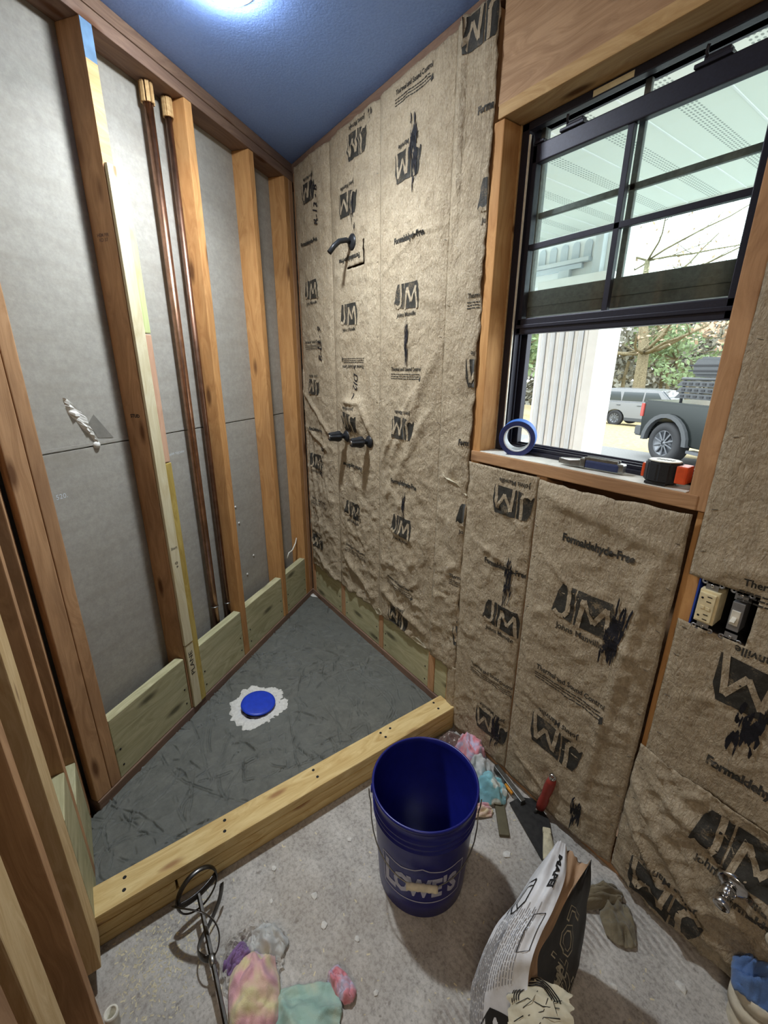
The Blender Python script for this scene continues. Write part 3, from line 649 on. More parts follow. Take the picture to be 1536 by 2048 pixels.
logo(c1, .557, .790, 0); thermal(c1, .575, .575, 0); smear(c1, .60, 2.13, .022, .11, 3, 10); smear(c1, .735, 2.40, .02, .04, 5, 6); smear(c1, .60, 2.41, .02, .02, 6, 4)
scrib(c1, '- DI2 ~', .607, 1.432, -90, .055); smear(c1, .585, .78, .02, .14, 8, 9); smear(c1, .618, 2.05, .012, .06, 17, 5)
thermal(c2, .99, 2.395, 0); logo(c2, .968, 2.168, 180); smear(c2, 1.0, 2.20, .038, .20, 11, 24); formal(c2, .985, 1.945, 0); logo(c2, .980, 1.755, 0); smear(c2, .986, 1.575, .020, .20, 12, 22)
thermal(c2, .984, 1.490, 0); logo(c2, .970, 1.255, 180); formal(c2, .985, 1.022, 0); smear(c2, .985, .925, .02, .15, 13, 18); logo(c2, .972, .828, 0); thermal(c2, .971, .545, 0); logo(c2, .955, .348, 180)
logo(c3, 1.283, 2.39, 180); formal(c3, 1.375, 2.20, 0); logo(c3, 1.385, 1.985, 0); thermal(c3, 1.392, 1.715, 0); logo(c3, 1.385, 1.475, 180); formal(c3, 1.385, 1.245, 0); logo(c3, 1.385, .98, 0); thermal(c3, 1.39, .72, 0); logo(c3, 1.395, .46, 180)
logo(c4, 1.550, 1.078, 180, 1.05); formal(c4, 1.545, .848, 0); smear(c4, 1.565, .800, .03, .16, 21, 22); logo(c4, 1.552, .660, 0, 1.05); thermal(c4, 1.535, .400, 0); logo(c4, 1.555, .172, 180, 1.05); smear(c4, 1.58, .165, .04, .14, 22, 24)
formal(c5, 1.845, 1.027, 0, 1.18); logo(c5, 1.838, .832, 0, 1.28); smear(c5, 1.935, .79, .045, .20, 23, 30, .15); thermal(c5, 1.835, .563, 0, 1.2); logo(c5, 1.818, .318, 180, 1.28); smear(c5, 1.925, .125, .035, .14, 24, 20)
thermal(c6, 2.285, 1.062, 0, 1.2); logo(c6, 2.262, .815, 180, 1.35); smear(c6, 2.245, .72, .06, .14, 25, 24); formal(c6, 2.30, .592, 0, 1.2); logo(c6, 2.27, 1.33, 0, 1.3); formal(c6, 2.27, 1.58, 180, 1.2)
logo(c7, 2.31, .425, 0, 1.3); logo(c7, 2.20, .105, 180, 1.3); formal(c7, 2.40, .30, 0, 1.1)
# staples
bm = bmesh.new(); a_box(bm, (-.0055, -.0006, -.0006), (.0055, .0004, .0006), 0); STP = bpy.data.meshes.new('staple'); bm.to_mesh(STP); bm.free(); STP.materials.append(M['steel'])
rs = random.Random(5)
for col, x, zs in ((c5, 2.030, (1.10, .98, .86, .74, .6, .45, .3, .18)), (c5, 1.650, (1.12, 1.03, .93, .85, .75, .62, .5, .35, .2)), (c6, 2.085, (1.9, 1.72, 1.55, 1.36, 1.2, 1.1, .9, .82, .7, .58)), (c7, 2.075, (.45, .35, .25, .14)), (c4, 1.62, (1.05, .9, .77, .6, .44, .3, .15)), (c2, 1.172, (1.9, 1.6, 1.3, 1.0, .7, .5)), (c1, .775, (2.2, 1.9, 1.62, 1.35, 1.0, .7)), (c3, 1.20, (1.7, 1.4, 1.1, .8))):
    for z in zs:
        xx = x+rs.uniform(-.004, .004); hz = float(col.h(xx, z)); link('staple', STP, None, col.o, Matrix.Translation((xx, -hz-.001, z)) @ Matrix.Rotation(rs.uniform(-.3, .3), 4, 'Y'))
# torn flaps of paper
for pts in (((1.215, 1.115), (1.30, 1.095), (1.345, 1.060), (1.300, 1.085), (1.25, 1.10)), ((1.06, .300), (1.10, .325), (1.16, .302), (1.11, .296)), ((.76, .305), (.80, .33), (.815, .30), (.78, .285))):
    vs = [(x, -.014-.008*math.sin(i*2.1), z) for i, (x, z) in enumerate(pts)] + [(x, -.010, z-.006) for x, z in pts]; n = len(pts)
    mesh('torn_flap', vs, [tuple(range(n)), tuple(range(2*n-1, n-1, -1))] + [(i, n+i, n+(i+1) % n, (i+1) % n) for i in range(n)], M['bag_cream'], wr)

# ------------------------------------------------------------------ ceiling light
cl = empty('ceiling_light', (LAMP[0], LAMP[1], CEIL), 'round flush ceiling light glowing over the shower area', 'light')
LM = Matrix.Translation((LAMP[0], LAMP[1], CEIL))
lathe('light_diffuser', [(0, -.024), (.03, -.0235), (.055, -.020), (.067, -.012), (.070, -.001), (0, -.001)], M['lamp'], cl, LM, 40)
lathe('light_ring', [(.071, -.006), (.078, -.005), (.084, -.001), (.071, -.001)], M['white'], cl, LM, 40)

ld_ = bpy.data.lights.new('lamp_output', 'AREA'); ld_.shape = 'DISK'; ld_.size = .07; ld_.energy = 5.6; ld_.color = (0.88, 0.95, 1.0); ld_.spread = math.radians(132)
lo2 = bpy.data.objects.new('lamp_output', ld_); C.objects.link(lo2); lo2.location = (LAMP[0], LAMP[1], CEIL-.0255)

# ------------------------------------------------------------------ shower pan mortar
def grooves(xs, ys):
    rr = random.Random(11); X, Y = np.meshgrid(xs, ys); H = np.zeros_like(X)
    for i in range(330):
        cx, cy = rr.uniform(.1, 1.3), rr.uniform(-1.3, 0); r = rr.choice([rr.uniform(.06, .2), rr.uniform(.2, .6), rr.uniform(.5, 2.)]); a0 = rr.uniform(0, 2*PI); da = rr.uniform(.03, .22)/r*rr.choice([.4, 1, 1.6])
        L = min(da*r+.02, 2*r+.02); i0 = np.searchsorted(xs, cx-L); i1 = np.searchsorted(xs, cx+L); j0 = np.searchsorted(ys, cy-L); j1 = np.searchsorted(ys, cy+L)
        if i1-i0 < 3 or j1-j0 < 3: rr.random(); continue
        x, y = X[j0:j1, i0:i1], Y[j0:j1, i0:i1]; px, py = cx-r*math.cos(a0), cy-r*math.sin(a0)
        d = np.hypot(x-px, y-py)-r+.004*vn(x*22, y*22, i+7); an = (np.arctan2(y-py, x-px)-a0+PI) % (2*PI)-PI
        m = 1/(1+np.exp(np.clip((np.abs(an)-da)*r/.006, -30, 30))); w = rr.uniform(.0016, .0028); amp = rr.uniform(.005, .012)
        br = np.clip(.5+1.9*vn(x*34, y*34, i), 0, 1.2)
        H[j0:j1, i0:i1] += m*br*(-amp*np.exp(-(d/w)**2)+amp*.6*np.exp(-((d-w*1.9)/w)**2))
    return np.clip(H, -.016, .008)
GX = .0030; xs = np.arange(-.02, 1.275, GX); ys = np.arange(-1.325, .012, GX); X, Y = np.meshgrid(xs, ys)
DR = (.790, -.668)
base = .050+.0022*fbm(X*5, Y*5, 41, 4)+.0012*fbm(X*26, Y*26, 45, 3)+.0016*(1-np.abs(vn(X*14, Y*9, 47)))**6
Rr = np.hypot(X-DR[0], Y-DR[1]); an = np.arctan2(Y-DR[1], X-DR[0]); ring = .118+.012*vn(an*3, an*0, 9)+.007*vn(an*11, an*0, 19)+.004*vn(an*31, an*0, 29)
Hh = base+grooves(xs, ys)*np.clip((Rr-.12)*20, 0, 1)
Hh = np.where(Rr < .075, .030, Hh)
msk = (X*ND.x+Y*ND.y > -.004)
idx = -np.ones(X.shape, int); vs = []; k = 0
ii = np.argwhere(msk); idx[msk] = np.arange(len(ii)); vs = np.stack([X[msk], Y[msk], Hh[msk]], 1)
q = msk[:-1, :-1] & msk[1:, :-1] & msk[:-1, 1:] & msk[1:, 1:]; jj = np.argwhere(q)
fs = [(int(idx[a, b]), int(idx[a, b+1]), int(idx[a+1, b+1]), int(idx[a+1, b])) for a, b in jj]
mb = mesh('mortar_bed', vs.tolist(), fs, M['mortar'], None, smooth=True)
tag(mb, 'dark grey fresh mortar bed filling the shower pan', 'mortar bed')
# white plaster ring around the drain, ragged
def disc_ring(name, cx, cy, fin, fout, z, th, mat, parent=None, n=120, m=7, seed=0):
    vs = []; fs = []
    for i in range(n):
        a = 2*PI*i/n
        for j in range(m):
            tt = j/(m-1); r = fin(a)*(1-tt)+fout(a)*tt; hh = z+th*math.sin(PI*min(1, max(0, tt)))**.5*(.6+.6*float(vn(a*9, tt*5+seed, 5))) if 0 < j < m-1 else z-.001
            vs.append((cx+r*math.cos(a), cy+r*math.sin(a), hh))
    for i in range(n):
        for j in range(m-1):
            a = i*m+j; b = ((i+1) % n)*m+j; fs.append((a, b, b+1, a+1))
    return mesh(name, vs, fs, mat, parent)
fo = lambda a: .132+.014*float(vn(a*1.6, 0, 3))+.010*float(vn(a*6, 0, 13))+.005*float(vn(a*19, 0, 23)); fi = lambda a: .070+.003*float(vn(a*4, 0, 33))
pl_ = disc_ring('plaster_ring', DR[0], DR[1], fi, fo, .0495, .0065, M['plaster'])
tag(pl_, 'ragged white plaster ring around the shower drain', 'plaster')
dr = empty('drain_plug', (DR[0]+.012, DR[1]-.005, .03), 'round blue drain cap tilted over the shower drain', 'drain cap')
DM = Matrix.Translation((DR[0]+.012, DR[1]-.003, .077)) @ Matrix.Rotation(math.radians(4), 4, 'Y') @ Matrix.Rotation(math.radians(-4), 4, 'X')
lathe('cap_disc', [(0, .0), (.030, .0005), (.065, -.001), (.0735, -.003), (.0745, -.006), (.071, -.009), (0, -.010)], M['drainblue'], dr, DM, 48)
lathe('drain_throat', [(.048, -.045), (.052, -.010), (.050, -.009), (.046, -.044)], M['blk'], dr, DM, 32)
tag(mesh('plaster_patch', [(.004, -.001, .0505), (.075, -.003, .0515), (.050, -.030, .054), (.025, -.035, .0545), (.012, -.05, .0515), (.035, -.018, .058)], [(0, 5, 1), (1, 5, 2), (2, 5, 3), (3, 5, 4), (4, 5, 0), (0, 1, 2, 3, 4)], M['plaster']), 'small white plaster patch in the far corner of the pan', 'plaster')

# ------------------------------------------------------------------ curb
cu = empty('shower_curb', (1.31, -.66, 0), 'shower curb of three stacked yellow pine boards', 'curb')
board('board', (1.266, -1.318, .0775), (1.355, -.004, .114), M['pine'], cu, 'y', .005)
board('board', (1.266, -1.318, .0385), (1.3545, -1.120, .0755), M['pine'], cu, 'y', .005)
board('board', (1.266, -1.114, .0385), (1.3545, -.004, .0755), M['pine'], cu, 'y', .005)
board('board', (1.267, -1.318, .001), (1.354, -.004, .0368), M['pine'], cu, 'y', .005)
for x, y in ((1.29, -1.235), (1.325, -1.240), (1.287, -.955), (1.322, -.965), (1.285, -.640), (1.318, -.640), (1.287, -.345), (1.315, -.34), (1.29, -.300), (1.285, -.062), (1.322, -.068)):
    lathe('screw', [(0, .0002), (.0035, .0002), (.0048, .0008), (.0052, .0)], M['blk'], cu, Matrix.Translation((x, y, .1141)), 10)

# ------------------------------------------------------------------ window_1
wn = empty('window_1', (1.70, .11, 1.2225), kind='structure')
bz = M['bronze']
def wb_(name, x0, x1, y0, y1, z0, z1, m=None, par=None, bev=.0025): return box(name, (x0, y0, z0), (x1, y1, z1), m or bz, par or wn, bev)
X0, X1, ZB, ZH = 1.386, 2.024, 1.2255, 2.155
wb_('window_frame', X0, X0+.026, .075, .155, ZB, ZH); wb_('window_frame', X1-.020, X1, .075, .155, ZB, ZH)
wb_('window_frame', X0, X1, .075, .098, ZH-.020, ZH); wb_('window_frame', X0, X1, .098, .155, ZH-.007, ZH); wb_('window_frame', X0, X1, .078, .155, ZB, ZB+.012)
wb_('window_frame', X0, X1, .086, .092, ZB+.012, ZB+.022); wb_('window_frame', X0, X1, .112, .118, ZB+.012, ZB+.024); wb_('window_frame', X0, X1, .138, .150, ZB+.012, ZB+.026)
for x0, x1 in ((X0+.026, X0+.032), (X1-.026, X1-.020)):
    wb_('sash_track', x0, x1, .088, .092, ZB, ZH-.03, bev=.0005); wb_('sash_track', x0, x1, .116, .121, ZB, ZH-.03, bev=.0005)
wb_('sash_track', X0+.026, X0+.050, .128, .150, ZB+.01, 1.66, bev=.002)
wb_('sash_track', X0+.026, X0+.030, .076, .082, ZB+.01, ZH-.03, M['white'], bev=.0004)
wb_('caulk_line', X0-.004, X0+.001, .070, .076, ZB, ZH, M['spf_pale'], bev=.0004)
# raised lower sash (room side)
sa = empty('lower_sash', (1.70, .10, 1.60)); sa.parent = wn; sa.matrix_parent_inverse = PINV[wn.name]
def sash(par, y0, y1, zb, zt, br, tr_, mh, mv, sw, m, mm, muy):
    a, b = X0+.032, X1-.026
    box('stile', (a, y0, zb), (a+sw, y1, zt), m, par, .002); box('stile', (b-sw, y0, zb), (b, y1, zt), m, par, .002)
    box('rail', (a, y0, zb), (b, y1, zb+br), m, par, .003); box('rail', (a, y0, zt-tr_), (b, y1, zt), m, par, .003)
    box('rail', (a, y0-.005, zb+br*.38), (b, y0+.002, zb+br*.60), m, par, .0015)
    ym = (y0+y1)/2
    box('muntin', (a+sw, ym-muy, mh-.0075), (b-sw, ym+muy, mh+.0075), mm, par, .001); box('muntin', (mv-.0075, ym-muy, zb+br), (mv+.0075, ym+muy, zt-tr_), mm, par, .001)
    zc0, zc1 = zb+br, zt-tr_
    box('pane', (a+sw-.002, ym-.0022, zc0-.002), (b-sw+.002, ym-.0002, zc1+.002), M['glass'], par, 0)
sash(sa, .090, .114, 1.598, 2.100, .046, .046, 1.842, 1.700, .016, bz, bz, .008)
for x in (1.540, 1.860):
    lt = box('sash_latch', (x-.035, .084, 2.100), (x+.035, .108, 2.108), bz, sa, .002)
    box('latch_step', (x-.018, .086, 2.108), (x+.03, .106, 2.116), bz, lt, .002)
    tube('latch_lever', [(x-.012, .090, 2.110), (x-.014, .084, 2.122), (x-.010, .080, 2.131)], .0035, bz, lt, 8)
box('sash_latch', (1.425, .086, 2.100), (1.455, .106, 2.107), bz, sa, .002)
sb = empty('upper_sash', (1.70, .135, 1.645)); sb.parent = wn; sb.matrix_parent_inverse = PINV[wn.name]
sash(sb, .121, .146, 1.650, 2.154, .075, .006, 1.930, 1.708, .014, M['bronze_l'], M['bronze_l'], .006)
tag(box('masking_tape', (1.60, .0740, 2.137), (1.70, .0748, 2.150), M['cream'], wn, 0), None)

# ------------------------------------------------------------------ things on the sill
tr0 = empty('tape_roll', (1.500, .070, ZB), 'roll of blue painters tape standing on the window sill', 'tape roll')
TM = Matrix.Translation((1.500, .060, ZB+.058)) @ Matrix.Rotation(math.radians(-28), 4, 'Z') @ Matrix.Rotation(math.radians(90), 4, 'X')
TM = Matrix.Translation((1.497, .052, ZB+.055)) @ Matrix.Rotation(math.radians(30), 4, 'Z') @ Matrix.Rotation(math.radians(94), 4, 'X')
lathe('tape_winding', [(.042, -.023), (.0565, -.023), (.057, -.022), (.057, .022), (.0565, .023), (.042, .023)], M['tape'], tr0, TM, 48, smooth=False)
lathe('tape_edge', [(.042, .0232), (.0565, .0232), (.0565, .0236), (.042, .0236), (.042, .0232)], M['tape_side'], tr0, TM, 48, smooth=False)
lathe('tape_core', [(.0385, -.024), (.042, -.024), (.042, .024), (.0385, .024), (.0385, -.024)], M['tape_core'], tr0, TM, 48, smooth=False)
pb = empty('multi_tool', (1.76, .04, ZB), 'steel folding pliers with navy grip lying on the window sill', 'pliers')
PM = Matrix.Translation((1.765, .040, ZB)) @ Matrix.Rotation(math.radians(4), 4, 'Z')
bm = bmesh.new(); a_box(bm, (-.015, -.013, .004), (.078, .013, .026), .005); bm2('grip', bm, M['navy'], pb, PM)
for dy in (-.009, .007):
    bm = bmesh.new(); a_box(bm, (-.020, dy, .022), (.072, dy+.004, .034), .0015); bm2('handle_arm', bm, M['steel'], pb, PM)
bm = bmesh.new(); a_box(bm, (.070, -.012, .004), (.088, .012, .028), .004); bm2('end_cap', bm, M['steel'], pb, PM)
bm = bmesh.new(); a_box(bm, (-.030, -.014, .003), (-.014, .014, .030), .004); bm2('pivot_block', bm, M['steel'], pb, PM)
for sgn in (-1, 1):
    vs = [(-.095, sgn*.003, .006), (-.095, sgn*.008, .006), (-.060, sgn*.013, .004), (-.028, sgn*.013, .004), (-.028, sgn*.001, .004), (-.09, sgn*.001, .006)]
    vs2 = [(x, y, z+.014+(.006 if x > -.05 else 0)) for x, y, z in vs]; n = 6
    mesh('jaw', vs+vs2, [tuple(range(n))[::-1], tuple(range(n, 2*n))]+[(i, (i+1) % n, n+(i+1) % n, n+i) for i in range(n)], M['steel'], pb, PM)
tm = empty('tape_measure', (1.955, .035, ZB), 'black and orange tape measure lying at the right end of the sill', 'tape measure')
TM2 = Matrix.Translation((1.950, .034, ZB)) @ Matrix.Rotation(math.radians(2), 4, 'Z')
def rprism(name, pts, z0, z1, mat, par, mw, bev=.004):
    bm = bmesh.new(); n = len(pts); a = [bm.verts.new((x, y, z0)) for x, y in pts]; b = [bm.verts.new((x, y, z1)) for x, y in pts]
    bm.faces.new(a[::-1]); bm.faces.new(b)
    for i in range(n): bm.faces.new((a[i], a[(i+1) % n], b[(i+1) % n], b[i]))
    if bev: bmesh.ops.bevel(bm, geom=bm.edges[:], offset=bev, segments=2, affect='EDGES')
    return bm2(name, bm, mat, par, mw)
oct_ = [(.042*math.cos(a)*1.0, .036*math.sin(a)) for a in [PI/10+i*PI/5 for i in range(10)]]
rprism('case', oct_, .006, .056, M['rubber'], tm, TM2, .004); rprism('side_badge', [(x*.86, y*.86) for x, y in oct_], .0555, .0585, M['white'], tm, TM2, .001)
bm = bmesh.new(); a_box(bm, (.034, -.024, .010), (.058, .020, .052), .004); bm2('front_shell', bm, M['orange'], tm, TM2)
bm = bmesh.new(); a_box(bm, (-.0455, -.012, .012), (-.038, .012, .046), .002); bm2('rear_shell', bm, M['orange'], tm, TM2)
bm = bmesh.new(); a_box(bm, (-.028, -.030, .0), (.020, .010, .007), .002); bm2('belt_clip', bm, M['rubber'], tm, TM2)
for k in range(5): rprism('badge_letter', [(-.018+k*.008, -.006), (-.013+k*.008, -.006), (-.012+k*.008, .006), (-.017+k*.008, .006)], .0585, .0592, M['bronze_l'], tm, TM2, 0)

# ------------------------------------------------------------------ shower fixtures
sh = empty('shower_arm', (.585, 0, 2.0), 'bent matte black shower arm with round flange, no head', 'shower arm')
hA = float(c1.h(.585, 2.0)); fx = .592
lathe('flange', [(0, .013), (.012, .012), (.026, .007), (.033, .001), (.033, 0), (0, 0)], M['black'], sh, aim((fx, -hA+.001, 2.005), (0, -1, 0)), 32)
ap = [(fx, -hA, 2.005), (fx, -.045, 2.008), (fx-.005, -.075, 2.000), (fx-.010, -.096, 1.982), (fx-.014, -.118, 1.955)]
tube('arm', ap, .0105, M['black'], sh, 16)
lathe('arm_mouth', [(.0108, 0), (.0112, .001), (.009, .0012), (.0085, -.008), (0, -.008)], M['blk'], sh, aim(ap[-1], Vector(ap[-1])-Vector(ap[-2])), 16)
mesh('pipe_slot', [(.679, -.003, 2.0), (.686, -.003, 2.0), (.690, -.003, 1.905), (.679, -.003, 1.905)], [(0, 1, 2, 3)], M['blk'], wr)
for x, z, lab in ((.520, 1.172, 'left black faceted shower valve handle'), (.712, 1.168, 'right black faceted shower valve handle, nearer the window')):
    hy = max(.012, min(.022, float(c1.h(x, z)))); v = empty('valve_handle', (x, 0, z), lab, 'valve handle', 'shower valve handles')
    VM = aim((x, -hy+.003, z), (-.08, -1, .02))
    lathe('escutcheon', [(0, .016), (.016, .015), (.027, .007), (.031, 0), (0, 0)], M['black'], v, VM, 32)
    lathe('stem', [(.012, .01), (.0125, .034), (.016, .036)], M['black'], v, VM, 24)
    lathe('knob', [(.015, .033), (.024, .038), (.0255, .048), (.022, .066), (.0195, .092), (.018, .097), (0, .097)], M['black'], v, VM, 48, False, 8, .07)
    lathe('cap_button', [(0, .0995), (.009, .0993), (.0105, .0965), (.0105, .096)], M['chrome'], v, VM, 20)

# ------------------------------------------------------------------ outlet and switch
ob = empty('outlet_box', (2.135, .02, .92), 'blue two-gang box with ivory outlet and toggle switch in the kraft wall', 'outlet')
box('box_shell', (2.088, .055, .915), (2.205, .060, 1.035), M['blk'], ob, 0)
for lo, hi, m_ in (((2.088, -.004, .915), (2.091, .058, 1.035), 'blue_box'), ((2.202, -.004, .915), (2.205, .058, 1.035), 'blk'), ((2.088, -.002, .915), (2.205, .058, .918), 'blk'), ((2.088, -.002, 1.032), (2.205, .058, 1.035), 'blk')): box('box_side', lo, hi, M[m_], ob, .0005)  # shade inside the blue box put into these sides and back as black
def strap(x, par, w=.026):
    for sz in (-1, 1):
        zc = .975+sz*.052; box('strap', (x-.012, -.010, zc-.012), (x+.012, -.0085, zc+.010), M['zinc'], par, .0004)
        for sx in (-1, 1):
            lathe('strap_ear', [(.0025, 0), (.0062, 0), (.0062, .0015), (.0025, .0015), (.0025, 0)], M['zinc'], par, aim((x+sx*w*.62, -.0085, zc+sz*.006), (0, -1, 0)), 14)
            box('strap_arm', (min(x, x+sx*w*.5), -.010, zc+sz*.006-.003), (max(x, x+sx*w*.5), -.0088, zc+sz*.006+.003), M['zinc'], par, .0003)
        lathe('screw', [(0, .003), (.003, .0027), (.0042, .0012), (.0042, 0)], M['chrome'], par, aim((x, -.010, zc), (0, -1, 0)), 14)
gf = empty('outlet_device', (2.117, -.01, .975)); gf.parent = ob; gf.matrix_parent_inverse = PINV[ob.name]; PINV[gf.name] = Matrix.Translation((2.117, -.01, .975)).inverted()
strap(2.117, gf)
box('device_body', (2.098, -.016, .934), (2.137, .035, 1.016), M['ivory'], gf, .002)
box('device_face', (2.1005, -.023, .940), (2.1325, -.015, 1.010), M['ivory'], gf, .0015)
for zc in (.998, .953):
    box('slot', (2.1085, -.0235, zc+.000), (2.1105, -.0228, zc+.008), M['blk'], gf, 0) if False else None
    lathe('ground_hole', [(0, .0003), (.0026, .0003), (.0026, 0)], M['blk'], gf, aim((2.1075, -.0231, zc), (0, -1, 0)), 12)
    for dz in (.0055, -.0065): box('slot', (2.1165, -.0236, zc+dz-.001), (2.1255, -.0229, zc+dz+.001), M['blk'], gf, 0)
box('test_button', (2.107, -.0245, .972), (2.115, -.0228, .979), M['ivory'], gf, .0006); box('reset_button', (2.118, -.0245, .971), (2.126, -.0228, .978), M['ivory'], gf, .0006)
sw = empty('switch_device', (2.172, -.01, .972)); sw.parent = ob; sw.matrix_parent_inverse = PINV[ob.name]; PINV[sw.name] = Matrix.Translation((2.172, -.01, .972)).inverted()
strap(2.172, sw)
box('device_body', (2.160, -.012, .940), (2.183, .03, 1.010), M['zinc'], sw, .002)
box('toggle_frame', (2.163, -.015, .955), (2.179, -.011, .990), M['white'], sw, .001)
bm = bmesh.new(); a_box(bm, (-.0045, -.004, -.004), (.0045, .004, .016), .0012); bm2('toggle', bm, M['white'], sw, Matrix.Translation((2.171, -.013, .972)) @ Matrix.Rotation(math.radians(118), 4, 'X'))

# ------------------------------------------------------------------ shut-off valve stub
so = empty('supply_valve', (2.33, 0, .335), 'chrome water supply valve with round escutcheon low on the kraft wall', 'valve')
PX, PZ = 2.315, .338
tube('pipe', [(PX, .05, PZ+.02), (PX, -.03, PZ+.008), (PX-.004, -.070, PZ)], .0085, M['steel'], so, 14)
lathe('escutcheon', [(.010, .014), (.014, .014), (.028, .009), (.036, .001), (.035, 0), (.01, .010)], M['chrome'], so, aim((PX, -.052, PZ+.005), (.05, -1, -.12)), 40)
AX = Vector((.02, -1, -.25)).normalized(); q0 = Vector((PX-.002, -.062, PZ))
lathe('valve_body', [(.012, 0), (.0135, .004), (.0135, .020), (.011, .022), (.011, .030), (.0165, .032), (.0165, .052), (.014, .054), (.0125, .046), (0, .044)], M['chrome'], so, aim(q0, AX), 24)
lathe('side_port', [(.007, 0), (.0085, 0), (.0085, .016), (.006, .016), (.006, .006), (0, .006)], M['chrome'], so, aim(q0+AX*.012+Vector((0, 0, 0)), (.55, -.4, .6)), 18)

# ------------------------------------------------------------------ bucket
BX, BY = 1.705, -.482
bk = empty('bucket', (BX, BY, 0), 'blue five gallon bucket with white LOWE\'S print standing on the concrete', 'bucket')
BM = Matrix.Translation((BX, BY, 0))
rb = lambda z: .131+.0185*(z/.37)
prof = [(0, .004), (.120, .004), (.126, 0), (.131, .004)]+[(rb(z), z) for z in (.06, .15, .24, .275)]
for z in (.285, .305, .325): prof += [(rb(z), z-.006), (rb(z)+.0045, z-.004), (rb(z)+.0045, z-.0005), (rb(z), z+.001)]
prof += [(.1475, .345), (.1475, .358), (.1530, .360), (.1535, .369), (.1500, .3715), (.1470, .369), (.1455, .35), (.1270, .010), (0, .010)]
lathe('bucket_shell', prof, M['bucket'], bk, BM, 72)
va = math.atan2(CAM.y-BY, CAM.x-BX)+.03       # the printed side faces the room
def wrap(me, name, zc, mat, lift=.0006, par=bk):
    bm = bmesh.new(); bm.from_mesh(me); c = -.2
    while c < .2: bmesh.ops.bisect_plane(bm, geom=bm.verts[:]+bm.edges[:]+bm.faces[:], plane_co=(c, 0, 0), plane_no=(1, 0, 0)); c += .008
    for v in bm.verts:
        z = zc+v.co.y; r = rb(z)+lift; a = va+v.co.x/r; v.co = Vector((r*math.cos(a), r*math.sin(a), z))
    return bm2(name, bm, M[mat], par, BM)
for ch, dx, sc2, dz in (('L', -.098, 1.25, .004), ('O', -.058, .95, 0), ('W', -.008, .95, 0), ('E', .042, .95, 0), ("'", .066, .9, .004), ('S', .090, .95, 0)):
    m_ = scaled(font_mesh(ch, .066*sc2, .003), .98, 1.60)
    for v in m_.vertices: v.co.x += dx; v.co.y += dz
    wrap(m_, 'printed_letter', .132, 'print_white')
wrap(scaled(strip([(-.118, -.055), (-.128, .045), (-.105, .050), (-.06, .045), (-.02, .052), (0, .060), (.02, .052), (.06, .045), (.105, .050), (.128, .045), (.118, -.055), (.06, -.058), (0, -.058), (-.06, -.058), (-.118, -.055)], .0035), 1.0, 1.22), 'printed_outline', .145, 'print_white')
pv = Vector((math.cos(va), math.sin(va), 0)); sd = Vector((-math.sin(va), math.cos(va), 0)); bc = Vector((BX, BY, .318))
for sg in (-1, 1): lathe('bail_ear', [(0, .012), (.012, .011), (.014, 0), (0, 0)], M['bucket'], bk, aim(bc+sd*sg*.146, sd*sg), 16)
pts = []
for i in range(25):
    a = PI*i/24; x = -.163*math.cos(a); dn = .132*math.sin(a)**.8; out = .146*math.sin(a)**.55 if False else math.sqrt(max(0, .155**2-min(.155, abs(x))**2))*1.0
    pts.append(bc+sd*x+pv*(out*.98+.004+.01*math.sin(a))-Vector((0, 0, dn)))
tube('bail', pts, .0018, M['wire'], bk, 8)
g0, g1 = pts[12]-sd*.042, pts[12]+sd*.042
gp = [g0+(g1-g0)*(i/11) for i in range(12)]
tube('bail_grip', gp, [.0085 if i % 2 else .0098 for i in range(12)], M['grip'], bk, 14)

# ------------------------------------------------------------------ mixing bag
A_ = [(2.027, -0.332, 0.36), (2.032, -0.435, 0.34), (2.032, -0.518, 0.3), (2.034, -0.575, 0.26), (2.036, -0.611, 0.2), (2.049, -0.632, 0.14), (2.069, -0.649, 0.07), (2.085, -.66, .0)]
B_ = [(2.048, -0.312, 0.365), (2.086, -0.382, 0.37), (2.104, -0.449, 0.36), (2.112, -0.504, 0.34), (2.122, -0.545, 0.32), (2.133, -0.566, 0.28), (2.164, -0.602, 0.2), (2.20, -.66, .10)]
C_ = [(2.097, -0.298, 0.35), (2.102, -0.359, 0.345), (2.107, -0.41, 0.335), (2.115, -0.461, 0.315), (2.119, -0.512, 0.3), (2.133, -0.529, 0.25), (2.173, -0.556, 0.15), (2.22, -.60, .05)]
D_ = [(2.092, -0.283, 0.345), (2.111, -0.297, 0.29), (2.124, -0.322, 0.22), (2.145, -0.362, 0.12), (2.155, -0.397, 0.06), (2.155, -0.422, 0.03), (2.168, -0.463, 0.0), (2.19, -.50, .0)]
def cat(P, t):
    n = len(P)-1; x = min(max(t*n, 0), n-1e-6); i = int(x); f = x-i; g = lambda k: Vector(P[min(max(k, 0), n)])
    p0, p1, p2, p3 = g(i-1), g(i), g(i+1), g(i+2); return .5*((2*p1)+(p2-p0)*f+(2*p0-5*p1+4*p2-p3)*f*f+(3*p1-p0-3*p2+p3)*f**3)
bgc = Vector((2.06, -.45, 0))
